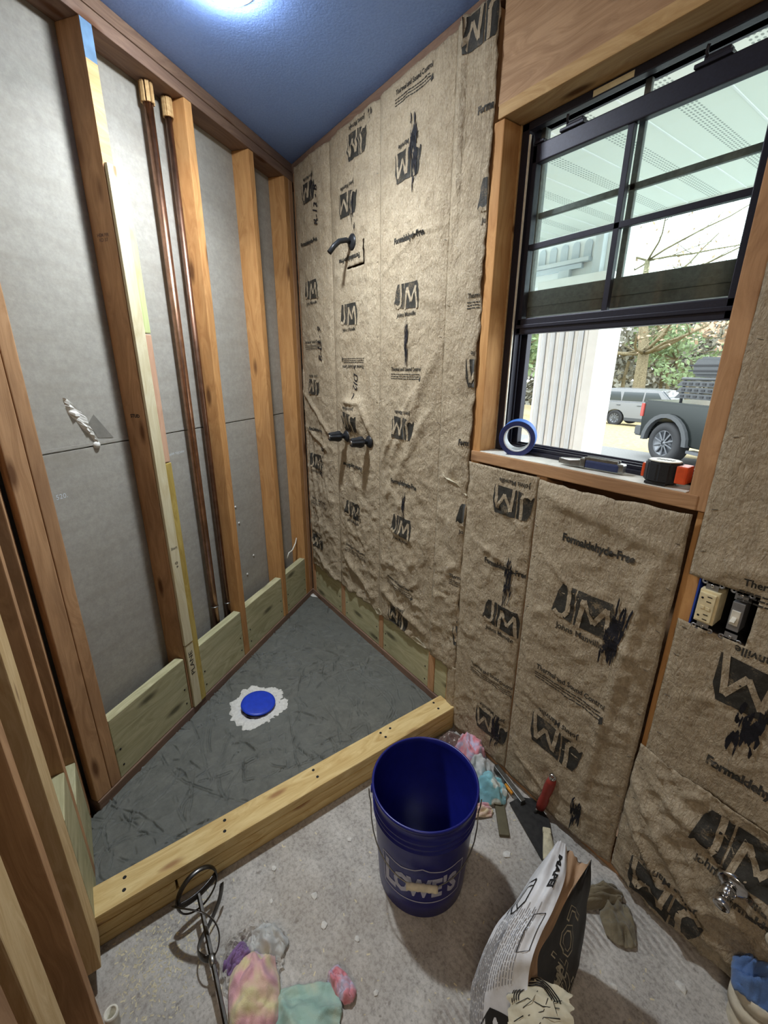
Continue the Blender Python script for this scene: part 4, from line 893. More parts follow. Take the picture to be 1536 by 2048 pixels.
def bag_pt(u, t, lift=0.0):
    """u 0..1 white side, 1..2 tan gusset, 2..3 black face"""
    a, b, c, d = cat(A_, t), cat(B_, t), cat(C_, t), cat(D_, t); k = min(int(u), 2); f = u-k
    p, q = ((a, b), (b, c), (c, d))[k]; m = p.lerp(q, f)
    ctr = (a+d)/2; ctr.z *= .5; out = (m-ctr); out = out.normalized() if out.length > 1e-5 else Vector((0, 0, 1))
    bul = (.022, -.006, .010)[k]*math.sin(PI*f)
    w = .0045*float(vn(u*3+1, t*9, 61))+.003*float(vn(u*8, t*5, 62))+.0045*(1-abs(float(vn(u*4+t*6, t*5-u*3, 63))))**4
    return m+out*(bul+w*(1 if 0 < t < 1 else .4)+lift)
def bag_face(name, u0, u1, mat, nu=16, nt=44, jag=None, t0=0.0, par=None):
    vs = []; fs = []
    for j in range(nt+1):
        for i in range(nu+1):
            u = u0+(u1-u0)*i/nu; tj = t0+(1-t0)*j/nt
            if jag and j == 0: tj = max(0, tj-.0)+jag*abs(float(vn(u*14, 1, 5)))
            vs.append(bag_pt(u, tj))
    for j in range(nt):
        for i in range(nu): a = j*(nu+1)+i; fs.append((a, a+1, a+nu+2, a+nu+1))
    return mesh(name, vs, fs, M[mat], par, smooth=True)
bg_ = empty('mortar_bag', (2.10, -.50, 0), 'crumpled open paper mortar bag, white and black, marked MAPEI', 'bag')
bag_face('white_side', 0, 1, 'bag_white', 22, par=bg_, jag=.03); bag_face('tan_lining', 1, 2, 'bag_tan', 8, par=bg_, jag=.05); bag_face('black_face', 2, 2.999, 'bag_black', 16, par=bg_, jag=.02)
# the underside closes the bag to the floor
vs = []; n_ = 30
for j in range(n_+1):
    tj = j/n_; a = bag_pt(0, tj); d = bag_pt(2.999, tj); vs += [a, (a.x*.8+d.x*.2, a.y*.8+d.y*.2+.0, a.z*.45), (a.lerp(d, .6).x, a.lerp(d, .6).y, .002 if tj > .1 else a.z*.5), d]
mesh('back_side', vs, [(j*4+i, j*4+i+1, j*4+i+5, j*4+i+4) for j in range(n_) for i in range(3)], M['bag_tan'], bg_, smooth=True)
def bag_decal(me, name, u, t, su, st, rot, mat, lift=.0012):
    bm = bmesh.new(); bm.from_mesh(me); bm.transform(Matrix.Rotation(math.radians(rot), 4, 'Z'))
    for k, no in ((0, (1, 0, 0)), (1, (0, 1, 0))):
        if not bm.verts: break
        v_ = [v.co[k] for v in bm.verts]; c = math.floor(min(v_)/.01)*.01+.01
        while c < max(v_): bmesh.ops.bisect_plane(bm, geom=bm.verts[:]+bm.edges[:]+bm.faces[:], plane_co=[c if i == k else 0 for i in range(3)], plane_no=no); c += .01
    for v in bm.verts: v.co = bag_pt(min(2.99, max(.005, u+v.co.x*su)), min(.999, max(0.001, t-v.co.y*st)), lift)
    return bm2(name, bm, M[mat], bg_)
# on the sheet: x runs across (u), y runs up (towards the mouth); one unit of u is about .1 m, one of t about .5 m
US, TS = 9.0, 2.3
bag_decal(font_mesh('MAPEI', .022, .0012, .15), 'printed_name', .72, .135, US, TS, -90, 'blk')
bag_decal(strip([(-.012, .03), (.012, .03), (.016, -.01), (.0, -.03), (-.016, -.01), (-.012, .03)], .003), 'printed_mark', .25, .24, US, TS, 0, 'blk')
bag_decal(strip([(-.008, .02), (.008, .02), (.010, -.008), (.0, -.02), (-.010, -.008), (-.008, .02)], .002), 'printed_mark', .30, .24, US, TS, 0, 'blk')
rr = random.Random(8); P = []
for i in range(15):
    x = -.034+i*.0048; yy = -.10
    while yy < .075: L = rr.uniform(.006, .022); P.append([(x, yy), (x+.0013, yy), (x+.0013, yy+L), (x, yy+L)]); yy += L+.003
bag_decal(poly_me(P), 'fine_print', .42, .47, US, TS, 0, 'bag_grey')
P = []
for i in range(14):
    x = -.016+i*.0026; yy = -.10
    while yy < .10: L = rr.uniform(.006, .022); P.append([(x, yy), (x+.0011, yy), (x+.0011, yy+L), (x, yy+L)]); yy += L+.003
bag_decal(poly_me(P), 'fine_print', .16, .66, US, TS, 0, 'bag_grey')
bag_decal(strip([(-.012, .045), (.010, .050), (.012, -.04), (-.010, -.045), (-.012, .045)], .0018), 'printed_panel', .80, .43, US, TS, 0, 'blk')
bag_decal(strip([(-.03, .0), (-.03, .045), (-.01, .05), (.0, .02)], .0018), 'printed_panel', .10, .34, US, TS, 0, 'blk')
for txt, u, t, s2 in (('LOT', 2.42, .42, .062), ('Quality', 2.55, .62, .030), ('Thinset', 2.78, .66, .050)):
    big_ = font_mesh(txt, s2, .0022, .1); sm_ = font_mesh(txt, s2, .0001, .1)
    bag_decal(big_, 'outline_lettering', u, t, US, TS, -90, 'bag_cream', .0010)
    if s2 > .04: bag_decal(sm_, 'lettering_core', u, t, US, TS, -90, 'bag_black', .0020)
# torn flap with the ringed print, and the dark lot panel
bag_decal(poly_me([[(-.03, -.04), (.03, -.05), (.034, .03), (-.005, .05), (-.03, .02)]]), 'black_panel', .48, .88, US, TS, 0, 'bag_black', .0008)
bag_decal(font_mesh('LOT', .026, .0006), 'lettering', .50, .90, US, TS, -90, 'bag_cream', .0018)
FL = Matrix.Translation((2.165, -.575, .285)) @ Matrix.Rotation(math.radians(-52), 4, 'Z') @ Matrix.Rotation(math.radians(18), 4, 'X')
vs = []; fs = []; nf = 22
for j in range(nf+1):
    for i in range(nf+1):
        a, b = i/nf*2-1, j/nf*2-1; x = a*.048*(1-.15*abs(b)+.08*float(vn(b*4, 0, 71))); y = b*.062*(1+.08*float(vn(a*4, 0, 73))); vs.append((x, y, .014*float(fbm(a*1.6, b*1.6, 75, 3))+.007*(1-abs(float(vn(a*3+b, b*3-a, 77))))**3-.012*(a*a+b*b)))
for j in range(nf):
    for i in range(nf): a = j*(nf+1)+i; fs.append((a, a+1, a+nf+2, a+nf+1))
fl = mesh('torn_flap', vs, fs, M['bag_cream'], bg_, FL, smooth=True)
def flap_z(x, y):
    a, b = x/.048, y/.062; return .014*float(fbm(a*1.6, b*1.6, 75, 3))+.007*(1-abs(float(vn(a*3+b, b*3-a, 77))))**3-.012*(a*a+b*b)+.0015
for r in (.030, .0345, .039, .0435):
    pt = [(-.005+r*math.cos(a)*.85, -.006+r*math.sin(a)*1.1) for a in [math.radians(95+ k*8) for k in range(24)]]
    pt = [(x, y) for x, y in pt if abs(x) < .045 and abs(y) < .058]
    me = strip(pt, .0026)
    for v in me.vertices: v.co.z = flap_z(v.co.x, v.co.y)
    link('printed_ring', me, M['blk'], fl, FL)
for pt in ([(-.01, .02), (.01, .01), (.02, -.02)], [(.0, .04), (.005, .01), (-.005, -.02), (.005, -.045)], [(.015, .04), (.02, .01), (.035, .0)], [(-.02, .0), (.0, -.01), (.01, -.03)], [(.02, -.03), (.028, -.05)], [(-.015, .045), (-.005, .03), (.01, .035)]):
    me = strip(pt, .0012)
    for v in me.vertices: v.co.z = flap_z(v.co.x, v.co.y)
    link('printed_line', me, M['blk'], fl, FL)

# ------------------------------------------------------------------ mixing paddle
mp_ = empty('mixing_paddle', (1.55, -1.085, 0), 'dark steel helical mixing paddle lying on the concrete by the curb', 'mixing paddle')
sA = Vector((1.435, -1.073, .085)); sB = Vector((1.83, -1.090, .035)); ax = (sB-sA).normalized()
tube('shaft', [sA, sA.lerp(sB, .5), sB], .0058, M['dark_steel'], mp_, 6, smooth=False)
sx_ = ax.cross(Vector((0, 0, 1))).normalized(); sy_ = sx_.cross(ax)
lathe('collar', [(.0062, -.012), (.009, -.010), (.009, .010), (.0062, .012)], M['steel'], mp_, aim(sA.lerp(sB, .40), ax), 12)
RC = sA+ax*-.012; e1 = (sx_*1.0+ax*.25).normalized(); e2 = (sy_*.8-ax*.45).normalized()
tube('ring', [RC+e1*math.cos(2*PI*k/40)*.056+e2*math.sin(2*PI*k/40)*.048 for k in range(40)], .0048, M['dark_steel'], mp_, 8, True, (1.5, .5))
tube('cross_strap', [RC+e1*x*.056+ax*(.012*(1-x*x)) for x in [-1+k/8 for k in range(17)]], .0045, M['dark_steel'], mp_, 8, False, (.5, 1.8))
for ph, nm in ((0, 0), (PI, 1)):
    pt = []
    for k in range(27):
        tt = k/26; a = ph+.2+tt*PI*.95; r = .056*math.cos(tt*PI/2)**.7+.007; pt.append(sA.lerp(sB, tt*.385)+sx_*math.cos(a)*r+sy_*math.sin(a)*r*.85)
    tube('helix_blade', pt, .0050, M['dark_steel'], mp_, 8, False, (.4, 2.0))

# ------------------------------------------------------------------ rags
def rag(name, label, c, sx, sy, hgt, rot, mat, seed, n=46, z0=.003, par=None, cat_='rag', group=None, th=.003, lump=0.0, folds=1.0):
    vs = []; fs = []
    for j in range(n+1):
        for i in range(n+1):
            a, b = i/n*2-1, j/n*2-1
            r_ = 1+.16*float(fbm(a*1.3+seed, b*1.3, seed+3, 3)); x = a*sx*r_*(1-.18*b*b); y = b*sy*(1+.16*float(fbm(b*1.3, a*1.3+seed, seed+9, 3)))*(1-.15*a*a)
            e = max(abs(a), abs(b)); f = (1-e**6)
            q = float(fbm(a*1.7+seed, b*1.7, seed, 3)); w = (1-abs(float(vn(a*1.5+b*folds*.7+seed, b*1.1-a*.4, seed+5))))**2.0; w2 = (1-abs(float(vn(a*3.2-b*.6, b*2.1+a, seed+7))))**3
            z = hgt*(.30*f*(.5+.8*q)+.50*w*(.35+.65*f)+.10*w2)+lump*math.exp(-(a*a+b*b)*2.2)
            vs.append((x, y, max(.0008, z)))
    for j in range(n):
        for i in range(n): a = j*(n+1)+i; fs.append((a, a+1, a+n+2, a+n+1))
    o = mesh(name, vs, fs, M[mat], par, Matrix.Translation((c[0], c[1], z0 if len(c) < 3 else c[2])) @ Matrix.Rotation(math.radians(rot), 4, 'Z'), smooth=True)
    s_ = o.modifiers.new('thickness', 'SOLIDIFY'); s_.thickness = th; s_.offset = 1
    if par is None: tag(o, label, cat_, group)
    return o
# pile beside the curb
rag('rag', 'brown dotted cloth at the back of the rag pile behind the bucket', (1.425, -.085), .055, .060, .05, 10, 'cloth_brown', 1, lump=.01)
rag('rag', 'pink patterned cloth on top of the rag pile by the curb', (1.515, -.070), .062, .072, .10, 40, 'cloth_rose', 2, lump=.04)
rag('rag', 'white flannel cloth folded in the middle of the rag pile', (1.580, -.100), .062, .055, .07, 20, 'cloth_white', 3, lump=.05)
rag('rag', 'aqua cloth with white dots over the near end of the rag pile', (1.655, -.120), .066, .052, .06, 55, 'cloth_aqua', 4, lump=.055)
rag('rag', 'pale pink towel corner sticking out between bucket and aqua cloth', (1.678, -.205), .022, .060, .03, -32, 'cloth_pink', 5, lump=.01)
# gray rag behind the bag
rag('rag', 'twisted dirty grey rag standing behind the mortar bag', (2.062, -.125), .026, .088, .055, -28, 'cloth_grey', 6, lump=.03, folds=.2)
rag('rag', 'flat dirty grey rag corner on the concrete right of the bag', (2.135, -.118), .042, .058, .035, 35, 'cloth_grey', 16, lump=.01, group=None)
# floor hole with rag stuffed in
hc = (1.618, -.985)
hr = disc_ring('broken_concrete', hc[0], hc[1], lambda a: .050+.004*float(vn(a*4, 0, 83)), lambda a: .086+.010*float(vn(a*3, 0, 85))+.005*float(vn(a*13, 0, 87)), .0005, .016, M['concrete'], n=90, m=9, seed=4)
tag(hr, 'broken concrete rim around the rag-stuffed floor hole', 'rubble')
rag('rag', 'white lint rag stuffed in the floor hole', (1.615, -.945, .0), .050, .038, .045, 30, 'cloth_white', 21, lump=.02)
rag('rag', 'purple cloth at the left side of the floor hole', (1.598, -1.025, .0), .022, .034, .035, 20, 'cloth_purple', 22, lump=.015)
rag('towel', 'pastel pink towel spilling from the floor hole towards the camera', (1.690, -1.010, .002), .085, .062, .055, -18, 'cloth_pink', 23, lump=.03, cat_='towel')
rag('towel', 'pale teal fleece at the bottom edge of the photo', (1.800, -.930, .002), .062, .085, .045, -28, 'cloth_teal', 24, lump=.02, cat_='towel')
rag('towel', 'small rose towel end curled up right of the teal fleece', (1.800, -.826, .002), .040, .020, .040, 12, 'cloth_rose', 25, lump=.02, cat_='towel')
# PVC pipe and blue rag at the right edge
pv_ = empty('drain_pipe', (2.425, -.060, 0), 'dusty white drain pipe rising from the floor at the right edge', 'pipe')
PVM = Matrix.Translation((2.425, -.060, 0)) @ Matrix.Rotation(math.radians(-3), 4, 'Y')
lathe('pipe', [(.046, 0), (.046, .10), (.044, .10), (.044, 0)], M['pvc'], pv_, PVM, 40)
lathe('coupling', [(.046, .055), (.052, .056), (.052, .090), (.046, .091), (.046, .10), (.048, .101), (.048, .135), (.043, .135), (.043, .055)], M['pvc'], pv_, PVM, 40)
rag('rag', 'denim blue rag stuffed in the top of the white drain pipe', (2.418, -.055, .125), .058, .050, .07, 20, 'cloth_blue', 31, lump=.045)
ps = empty('pipe_stub', (2.425, 0, .28), 'white plastic pipe stub poking from the wall above the blue rag', 'pipe')
tube('pipe_run', [(2.425, .04, .285), (2.418, -.05, .285)], .020, M['pvc'], ps, 24)
lathe('pipe_ring', [(.020, 0), (.026, .002), (.026, .018), (.019, .020), (.017, .010), (0, .008)], M['pvc'], ps, aim((2.418, -.045, .285), (-.08, -1, 0)), 24)

# ------------------------------------------------------------------ tools on the floor by the wall
tw = empty('trowel', (1.83, -.07, 0), 'black-bladed trowel with red handle leaning on the kraft wall', 'trowel')
bl = [(1.728, -.088), (1.738, -.040), (1.768, -.010), (1.792, -.008), (1.850, -.028), (1.885, -.066), (1.905, -.120), (1.912, -.155)]
def blz(p): return .006+max(0, (p[1]+.16))*.05
bm = bmesh.new(); lo_ = [bm.verts.new((x, y, blz((x, y)))) for x, y in bl]; up_ = [bm.verts.new((x, y, blz((x, y))+.0022)) for x, y in bl]; n = len(bl)
bm.faces.new(lo_[::-1]); bm.faces.new(up_)
for i in range(n): bm.faces.new((lo_[i], lo_[(i+1) % n], up_[(i+1) % n], up_[i]))
bm2('blade', bm, M['slate'], tw)
hb = Vector((1.813, -.030, .030)); ht = Vector((1.835, -.022, .185))
tube('tang', [(1.805, -.045, .014), (1.806, -.040, .026), hb], .005, M['steel'], tw, 10)
tube('handle', [hb.lerp(ht, k/7) for k in range(8)], [.013, .015, .0155, .013, .0145, .0155, .0145, .012], M['red'], tw, 18, False, (1.15, .8))
lathe('hang_ring', [(.006, -.006), (.0115, -.005), (.0115, .005), (.006, .006), (.006, -.006)], M['chrome'], tw, aim(ht+Vector((.001, -.004, .010)), (.7, -1, .25)), 24)
sm = empty('wood_stick', (1.748, -.150, 0), 'olive-grey flat stick poking out from under the aqua rag', 'stick')
board('stick', (-.065, -.017, .0), (.065, .017, .012), M['stick'], sm, 'x', frame=Matrix.Translation((1.745, -.150, .001)) @ Matrix.Rotation(math.radians(-41), 4, 'Z'))
lv = empty('torpedo_level', (1.70, -.045, 0), 'small silver level with an amber vial beside the trowel blade', 'level')
LV = Matrix.Translation((1.688, -.038, .001)) @ Matrix.Rotation(math.radians(-13), 4, 'Z')
bm = bmesh.new(); a_box(bm, (-.085, -.010, 0), (.075, .010, .030), .002); bm2('level_body', bm, M['steel'], lv, LV)
tube('vial', [(-.0, -.0112, .017), (.040, -.0112, .017)], .0065, M['brass'], lv, 12)
lv.children[-1].matrix_basis = LV @ Matrix.Translation((-.01, -.0105, .017))
br = empty('paint_brush', (1.895, -.095, 0), 'cream bristled old brush between trowel blade and mortar bag', 'brush')
BRM = Matrix.Translation((1.895, -.098, .010)) @ Matrix.Rotation(math.radians(-48), 4, 'Z')
vs = []; fs = []; nb = 14
for j in range(nb+1):
    for i in range(13):
        a = i/12*PI*2; tt = j/nb; w = (.013+.011*tt)*(1+.06*float(vn(a*3, tt*3, 91))); hh = (.010+.002*float(vn(a*5, tt*8, 92)))*(1-.3*tt); vs.append((tt*.085-.03, w*math.cos(a), hh*math.sin(a)+.004))
for j in range(nb):
    for i in range(12): a = j*13+i; fs.append((a, a+1, a+14, a+13))
fs.append(tuple(range(12))); fs.append(tuple(range(nb*13+11, nb*13-1, -1)))
mesh('bristles', vs, fs, M['bristle'], br, BRM)
bm = bmesh.new(); a_box(bm, (-.048, -.013, -.005), (-.028, .013, .013), .004); bm2('ferrule', bm, M['bristle'], br, BRM)
# loose chips of plaster
cr = random.Random(12)
for x, y, s2, lab in ((1.835, -.230, .014, 'larger white plaster crumb on the concrete right of the bucket'), (1.58, -.79, .012, 'white plaster crumb midway between curb and bucket base'), (1.44, -.86, .010, 'white plaster flake close to the front of the curb'),
        (1.66, -.80, .010, 'white crumb between the rag-filled hole and the bucket'), (1.74, -.74, .008, 'small white crumb just left of the bucket shadow'), (1.50, -.62, .008, 'small white crumb by the curb, left of the bucket rim'),
        (1.86, -.76, .008, 'white crumb just right of the rose towel end'), (2.20, -.26, .009, 'white crumb on the combed concrete near the grey rag'), (1.52, -.90, .007, 'tiny white crumb above the floor hole'), (2.30, -.12, .014, 'flat white plaster lump by the drain pipe')):
    bm = bmesh.new(); bmesh.ops.create_icosphere(bm, subdivisions=1, radius=s2)
    for v in bm.verts: v.co = Vector((v.co.x*cr.uniform(.7, 1.3), v.co.y*cr.uniform(.6, 1.2), max(-.15*s2, v.co.z*.45*cr.uniform(.6, 1.2))))
    tag(bm2('plaster_crumb', bm, M['plaster'], None, Matrix.Translation((x, y, .15*s2))), lab, 'crumb', 'plaster crumbs on the concrete')
# sawdust and grit
bm = bmesh.new()
for k in range(900):
    r = cr.random()
    if r < .6: x, y = cr.gauss(1.47, .07), cr.gauss(-1.20, .07)
    else: x, y = cr.uniform(1.37, 2.3), cr.uniform(-1.2, -.1)
    if x < 1.362 or y < -1.29: continue
    a = cr.uniform(0, PI); l = cr.uniform(.0015, .005); w = l*.35; c_, s_ = math.cos(a), math.sin(a)
    v = [bm.verts.new((x+dx*c_-dy*s_, y+dx*s_+dy*c_, z)) for dx, dy, z in ((-l, -w, .0003), (l, -w, .0003), (l, w, .0004), (-l, w, .0016))]
    bm.faces.new(v)
gr = bm2('grit', bm, M['bristle']); tag(gr, 'fine sawdust and grit scattered over the concrete slab', 'grit', kind='stuff')

# ------------------------------------------------------------------ outside
def m_ground(name, a, b, s=4, bs=.5):
    t = NT(name); v = t.coords(rnd=False); n = t.noise(v, s, 6, .7); return t.fin(t.ramp(n, [(.35, a), (.65, b)]), .9, t.bump(n, bs, .03), spec=.1)
M['lawn'] = m_ground('dry_lawn', (120, 110, 82), (172, 158, 122), 9); M['drive'] = m_ground('grey_drive', (104, 104, 103), (120, 120, 119), 30, .1)
M['bark'] = m_ground('oak_bark', (92, 84, 66), (134, 124, 100), 14); M['car_silver'] = plain('silver_car_paint', (126, 128, 132), .25, .5, bump=0); M['car_dark'] = plain('dark_green_grey_paint', (30, 35, 34), .2, .5, bump=0, spec=.6)
M['tire'] = plain('tyre', (40, 40, 42), .8, bump=.3); M['rim'] = plain('rim', (104, 106, 110), .35, .8); M['carglass'] = plain('car_glass', (52, 60, 64), .08, .2, bump=0, spec=.9); M['trim'] = plain('grey_car_trim', (62, 64, 66), .6, bump=.1)
M['leaf_g'] = plain('pine_green', (116, 134, 96), .8, var=.3, bs=3); M['leaf_b'] = plain('rusty_oak_leaf', (160, 138, 116), .8, var=.3, bs=3); M['leaf_d'] = plain('far_wood_grey', (128, 126, 114), .9, var=.3, bs=2)  # leaf colours paled, the outdoor haze is put into them
M['grass_near'] = m_ground('porch_slab', (150, 150, 148), (176, 176, 174), 20, .1)
def gz(y): return -.36-(max(0, y-9.5))*.072
vs = [(-40, 7.6, -.40), (40, 7.6, -.40), (40, 10.2, -.41), (-40, 10.2, -.41)]
dv = slab('driveway', (-40, 5.0, -.5), (40, 10.2, -.40), M['drive']); tag(dv, kind='structure')
lw = mesh('lawn', [(-60, 10.2, -.40), (40, 10.2, -.40), (40, 60, -.40-49.8*.067), (-60, 60, -.40-49.8*.067), (-60, 10.2, -.6), (40, 10.2, -.6), (40, 60, -4.5), (-60, 60, -4.5)], [(0, 1, 2, 3), (4, 7, 6, 5), (0, 4, 5, 1), (1, 5, 6, 2), (2, 6, 7, 3), (3, 7, 4, 0)], M['lawn']); tag(lw, kind='structure')
pd_ = slab('porch_floor', (-6, .2, -.45), (6, 5.0, -.33), M['grass_near']); tag(pd_, kind='structure')
def lz(y): return -.40-(y-10.2)*.067
# porch ceiling: vinyl soffit strips running out to the eave
def m_soffit():
    t = NT('perforated_soffit'); tc = t.n('ShaderNodeTexCoord'); sx = t.n('ShaderNodeSeparateXYZ'); t.l(tc.outputs['Object'], sx.inputs[0])
    vo = t.n('ShaderNodeTexVoronoi'); vo.inputs['Scale'].default_value = 1; vo.inputs['Randomness'].default_value = 0; mp = t.n('ShaderNodeMapping'); mp.inputs['Scale'].default_value = (70, 45, 1); t.l(tc.outputs['Object'], mp.inputs[0]); t.l(mp.outputs[0], vo.inputs[0])
    d = t.ramp(vo.outputs['Distance'], [(.26, (1, 1, 1, 1)), (.34, (0, 0, 0, 1))])
    ab = t.n('ShaderNodeMath', operation='ABSOLUTE'); t.l(sx.outputs[0], ab.inputs[0]); lt = t.n('ShaderNodeMath', operation='LESS_THAN'); lt.inputs[1].default_value = .034; t.l(ab.outputs[0], lt.inputs[0])
    mu = t.n('ShaderNodeMath', operation='MULTIPLY'); t.l(d, mu.inputs[0]); t.l(lt.outputs[0], mu.inputs[1]); return t.fin(t.mix(mu.outputs[0], lin((222, 226, 220)), lin((150, 156, 152))), .5, spec=.3)
M['soffit'] = m_soffit()
so_ = empty('porch_soffit', (1.0, 1.1, 2.43), kind='structure')
for k in range(24):
    x0 = -3.2+k*.28; box('soffit_panel', (x0+.003, .20, 2.430), (x0+.277, 2.05, 2.445), M['soffit'], so_, .002)
    box('soffit_seam', (x0-.004, .20, 2.427), (x0+.004, 2.05, 2.436), M['ext_white'], so_, .002)
box('eave_board', (-3.2, 2.05, 2.40), (3.6, 2.09, 2.56), M['ext_white'], so_, .003); box('roof_deck', (-3.3, .2, 2.57), (3.7, 2.2, 2.62), M['ext_grey'], so_, .003)
pc = empty('porch_column', (.47, 2.0, -.33), 'wide white fluted porch column outside the window', 'column')
box('shaft', (.552, 1.955, -.33), (.625, 2.25, 2.05), M['ext_white'], pc, .004)
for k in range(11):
    x0 = .135+k*.038; o = box('flute', (x0, 1.960-.012*(k % 2), -.33), (x0+.034, 2.25, 2.05), M[('ext_white', 'ext_grey')[k % 2]], pc, .008)  # every second flute greyer, groove shade put into the white paint
box('capital', (.10, 1.93, 2.05), (.65, 2.28, 2.12), M['ext_white'], pc, .006)
bt = empty('porch_frieze', (.1, 2.2, 2.12), 'white porch beam with arched openings above the column', 'beam')
box('beam', (-2.2, 2.12, 2.12), (.62, 2.30, 2.40), M['ext_white'], bt, .004)
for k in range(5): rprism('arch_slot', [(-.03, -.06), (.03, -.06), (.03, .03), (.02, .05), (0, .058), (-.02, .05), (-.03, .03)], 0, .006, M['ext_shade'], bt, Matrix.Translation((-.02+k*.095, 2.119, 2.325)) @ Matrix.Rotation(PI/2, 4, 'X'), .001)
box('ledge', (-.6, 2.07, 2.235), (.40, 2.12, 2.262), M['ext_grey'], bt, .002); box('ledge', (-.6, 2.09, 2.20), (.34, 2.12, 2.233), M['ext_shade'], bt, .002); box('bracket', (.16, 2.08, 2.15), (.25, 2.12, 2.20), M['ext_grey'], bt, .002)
box('downspout', (.44, 2.06, 2.13), (.50, 2.118, 2.40), M['ext_grey'], bt, .004)
# porch chair
ch_ = empty('porch_chair', (-2.15, 5.45, -.33), 'white wooden porch chair seen through the window by the tape roll', 'chair')
CM = Matrix.Translation((-2.15, 5.45, -.33)) @ Matrix.Rotation(math.radians(25), 4, 'Z')
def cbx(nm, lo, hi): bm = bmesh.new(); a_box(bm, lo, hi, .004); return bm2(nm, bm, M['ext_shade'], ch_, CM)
for k in range(5): cbx('seat_slat', (-.25, -.25+k*.10, .38), (.25, -.17+k*.10, .40))
for k in range(5): cbx('back_slat', (-.24+k*.10, .24, .40), (-.16+k*.10, .26, 1.0))
for sx in (-.30, .26):
    cbx('armrest', (sx-.02, -.32, .60), (sx+.06, .28, .625))
    for sy in (-.26, .20): cbx('leg', (sx, sy, 0), (sx+.04, sy+.05, .60))
# vehicles: a side outline swept across the width
def prism_y(bm, pts, y0, y1):
    a = [bm.verts.new((x, y0, z)) for x, z in pts]; b = [bm.verts.new((x, y1, z)) for x, z in pts]; n = len(pts)
    bm.faces.new(a); bm.faces.new(b[::-1])
    for i in range(n): bm.faces.new((a[i], b[i], b[(i+1) % n], a[(i+1) % n]))
def body(name, pts, y0, y1, mat, par, mw, bev=.03):
    bm = bmesh.new(); prism_y(bm, pts, y0, y1); bmesh.ops.recalc_face_normals(bm, faces=bm.faces)
    if bev: bmesh.ops.bevel(bm, geom=bm.edges[:], offset=bev, segments=2, affect='EDGES')
    bmesh.ops.triangulate(bm, faces=[f for f in bm.faces if len(f.verts) > 4]); return bm2(name, bm, M[mat], par, mw)
def wheel(par, mw, x, y, r, w=.26):
    wm = mw @ Matrix.Translation((x, y, r)) @ Matrix.Rotation(PI/2, 4, 'X')
    t_ = lathe('wheel', [(r*.62, -w/2), (r*.93, -w/2), (r, -w*.35), (r, w*.35), (r*.93, w/2), (r*.62, w/2), (r*.60, w*.2), (0, w*.2)], M['tire'], par, wm, 36)
    lathe('rim', [(0, w*.42), (r*.12, w*.42), (r*.16, w*.30), (r*.55, w*.34), (r*.61, w*.5), (r*.63, w*.44), (r*.60, w*.25)], M['rim'], t_, wm, 36)
    for k in range(10):
        bm = bmesh.new(); a_box(bm, (-.018, r*.12, w*.30), (.018, r*.60, w*.47), .006); bm2('spoke', bm, M['rim'], t_, wm @ Matrix.Rotation(k*PI/5, 4, 'Z'))
def arch(cx, r, n=9): return [(cx+r*math.cos(a), .36+r*math.sin(a)*.98) for a in [PI-PI*i/(n-1) for i in range(n)]]
suv = empty('suv', (-8.0, 23.0, lz(23)), 'silver boxy SUV parked on the lawn beyond the window', 'car')
SM = Matrix.Translation((-7.95, 23.0, lz(23))) @ Matrix.Rotation(math.radians(0), 4, 'Z')
pts = [(-2.40, .45)]+arch(-1.45, .50)+arch(1.40, .50)+[(2.35, .45), (2.42, .80), (2.36, 1.10), (1.35, 1.22), (.0, 1.22), (-2.42, 1.22), (-2.48, .8)]
body('car_body', pts, -.95, .95, 'car_silver', suv, SM, .02)
body('car_cabin', [(-2.42, 1.20), (1.20, 1.20), (.55, 1.82), (.1, 1.88), (-2.1, 1.88), (-2.36, 1.75)], -.82, .82, 'car_silver', suv, SM, .04)
for a, b, c_, d in ((-2.20, -1.30, -1.38, -2.05), (-1.26, -.25, -.22, -1.20), (-.18, .72, .42, -.14)): body('side_window', [(a, 1.28), (b, 1.28), (c_, 1.72), (d, 1.72)], -.835, -.80, 'carglass', suv, SM, .004)
body('windscreen', [(1.14, 1.24), (1.20, 1.24), (.60, 1.82), (.54, 1.80)], -.70, .70, 'carglass', suv, SM, .004)
body('sill_trim', [(-.95, .30), (.9, .30), (.9, .46), (-.95, .46)], -.97, -.90, 'trim', suv, SM, .01); body('bumper', [(2.1, .35), (2.45, .38), (2.45, .62), (2.2, .62)], -.93, .93, 'trim', suv, SM, .02)
for x in (-.2, -1.22): body('door_handle', [(x-.2, 1.05), (x-.02, 1.05), (x-.02, 1.09), (x-.2, 1.09)], -.985, -.95, 'trim', suv, SM, .004)
body('mirror', [(.55, 1.22), (.75, 1.22), (.75, 1.40), (.58, 1.40)], -1.10, -.95, 'trim', suv, SM, .02)
for x in (-1.45, 1.40):
    for y in (-.83, .83): wheel(suv, SM, x, y, .40)
tk = empty('pickup_truck', (-.9, 9.4, -.40), 'dark green pickup truck with a rack of gear, at the right of the window view', 'truck')
KM = Matrix.Translation((-.80, 9.75, -.40)) @ Matrix.Rotation(math.radians(-26), 4, 'Z')
pts = [(-1.22, .62), (-1.20, .50)]+[(x, z+.08) for x, z in arch(-.45, .54)]+[(1.2, .42)]+[(x, z+.06) for x, z in arch(3.25, .54)]+[(4.15, .55), (4.20, 1.0), (4.10, 1.18), (2.85, 1.26), (2.8, 1.26), (-1.20, 1.28), (-1.26, 1.1)]
body('truck_body', pts, -1.0, 1.0, 'car_dark', tk, KM, .03)
body('cab', [(1.05, 1.25), (3.15, 1.25), (2.45, 1.86), (1.35, 1.89), (1.15, 1.78)], -.88, .88, 'car_dark', tk, KM, .05)
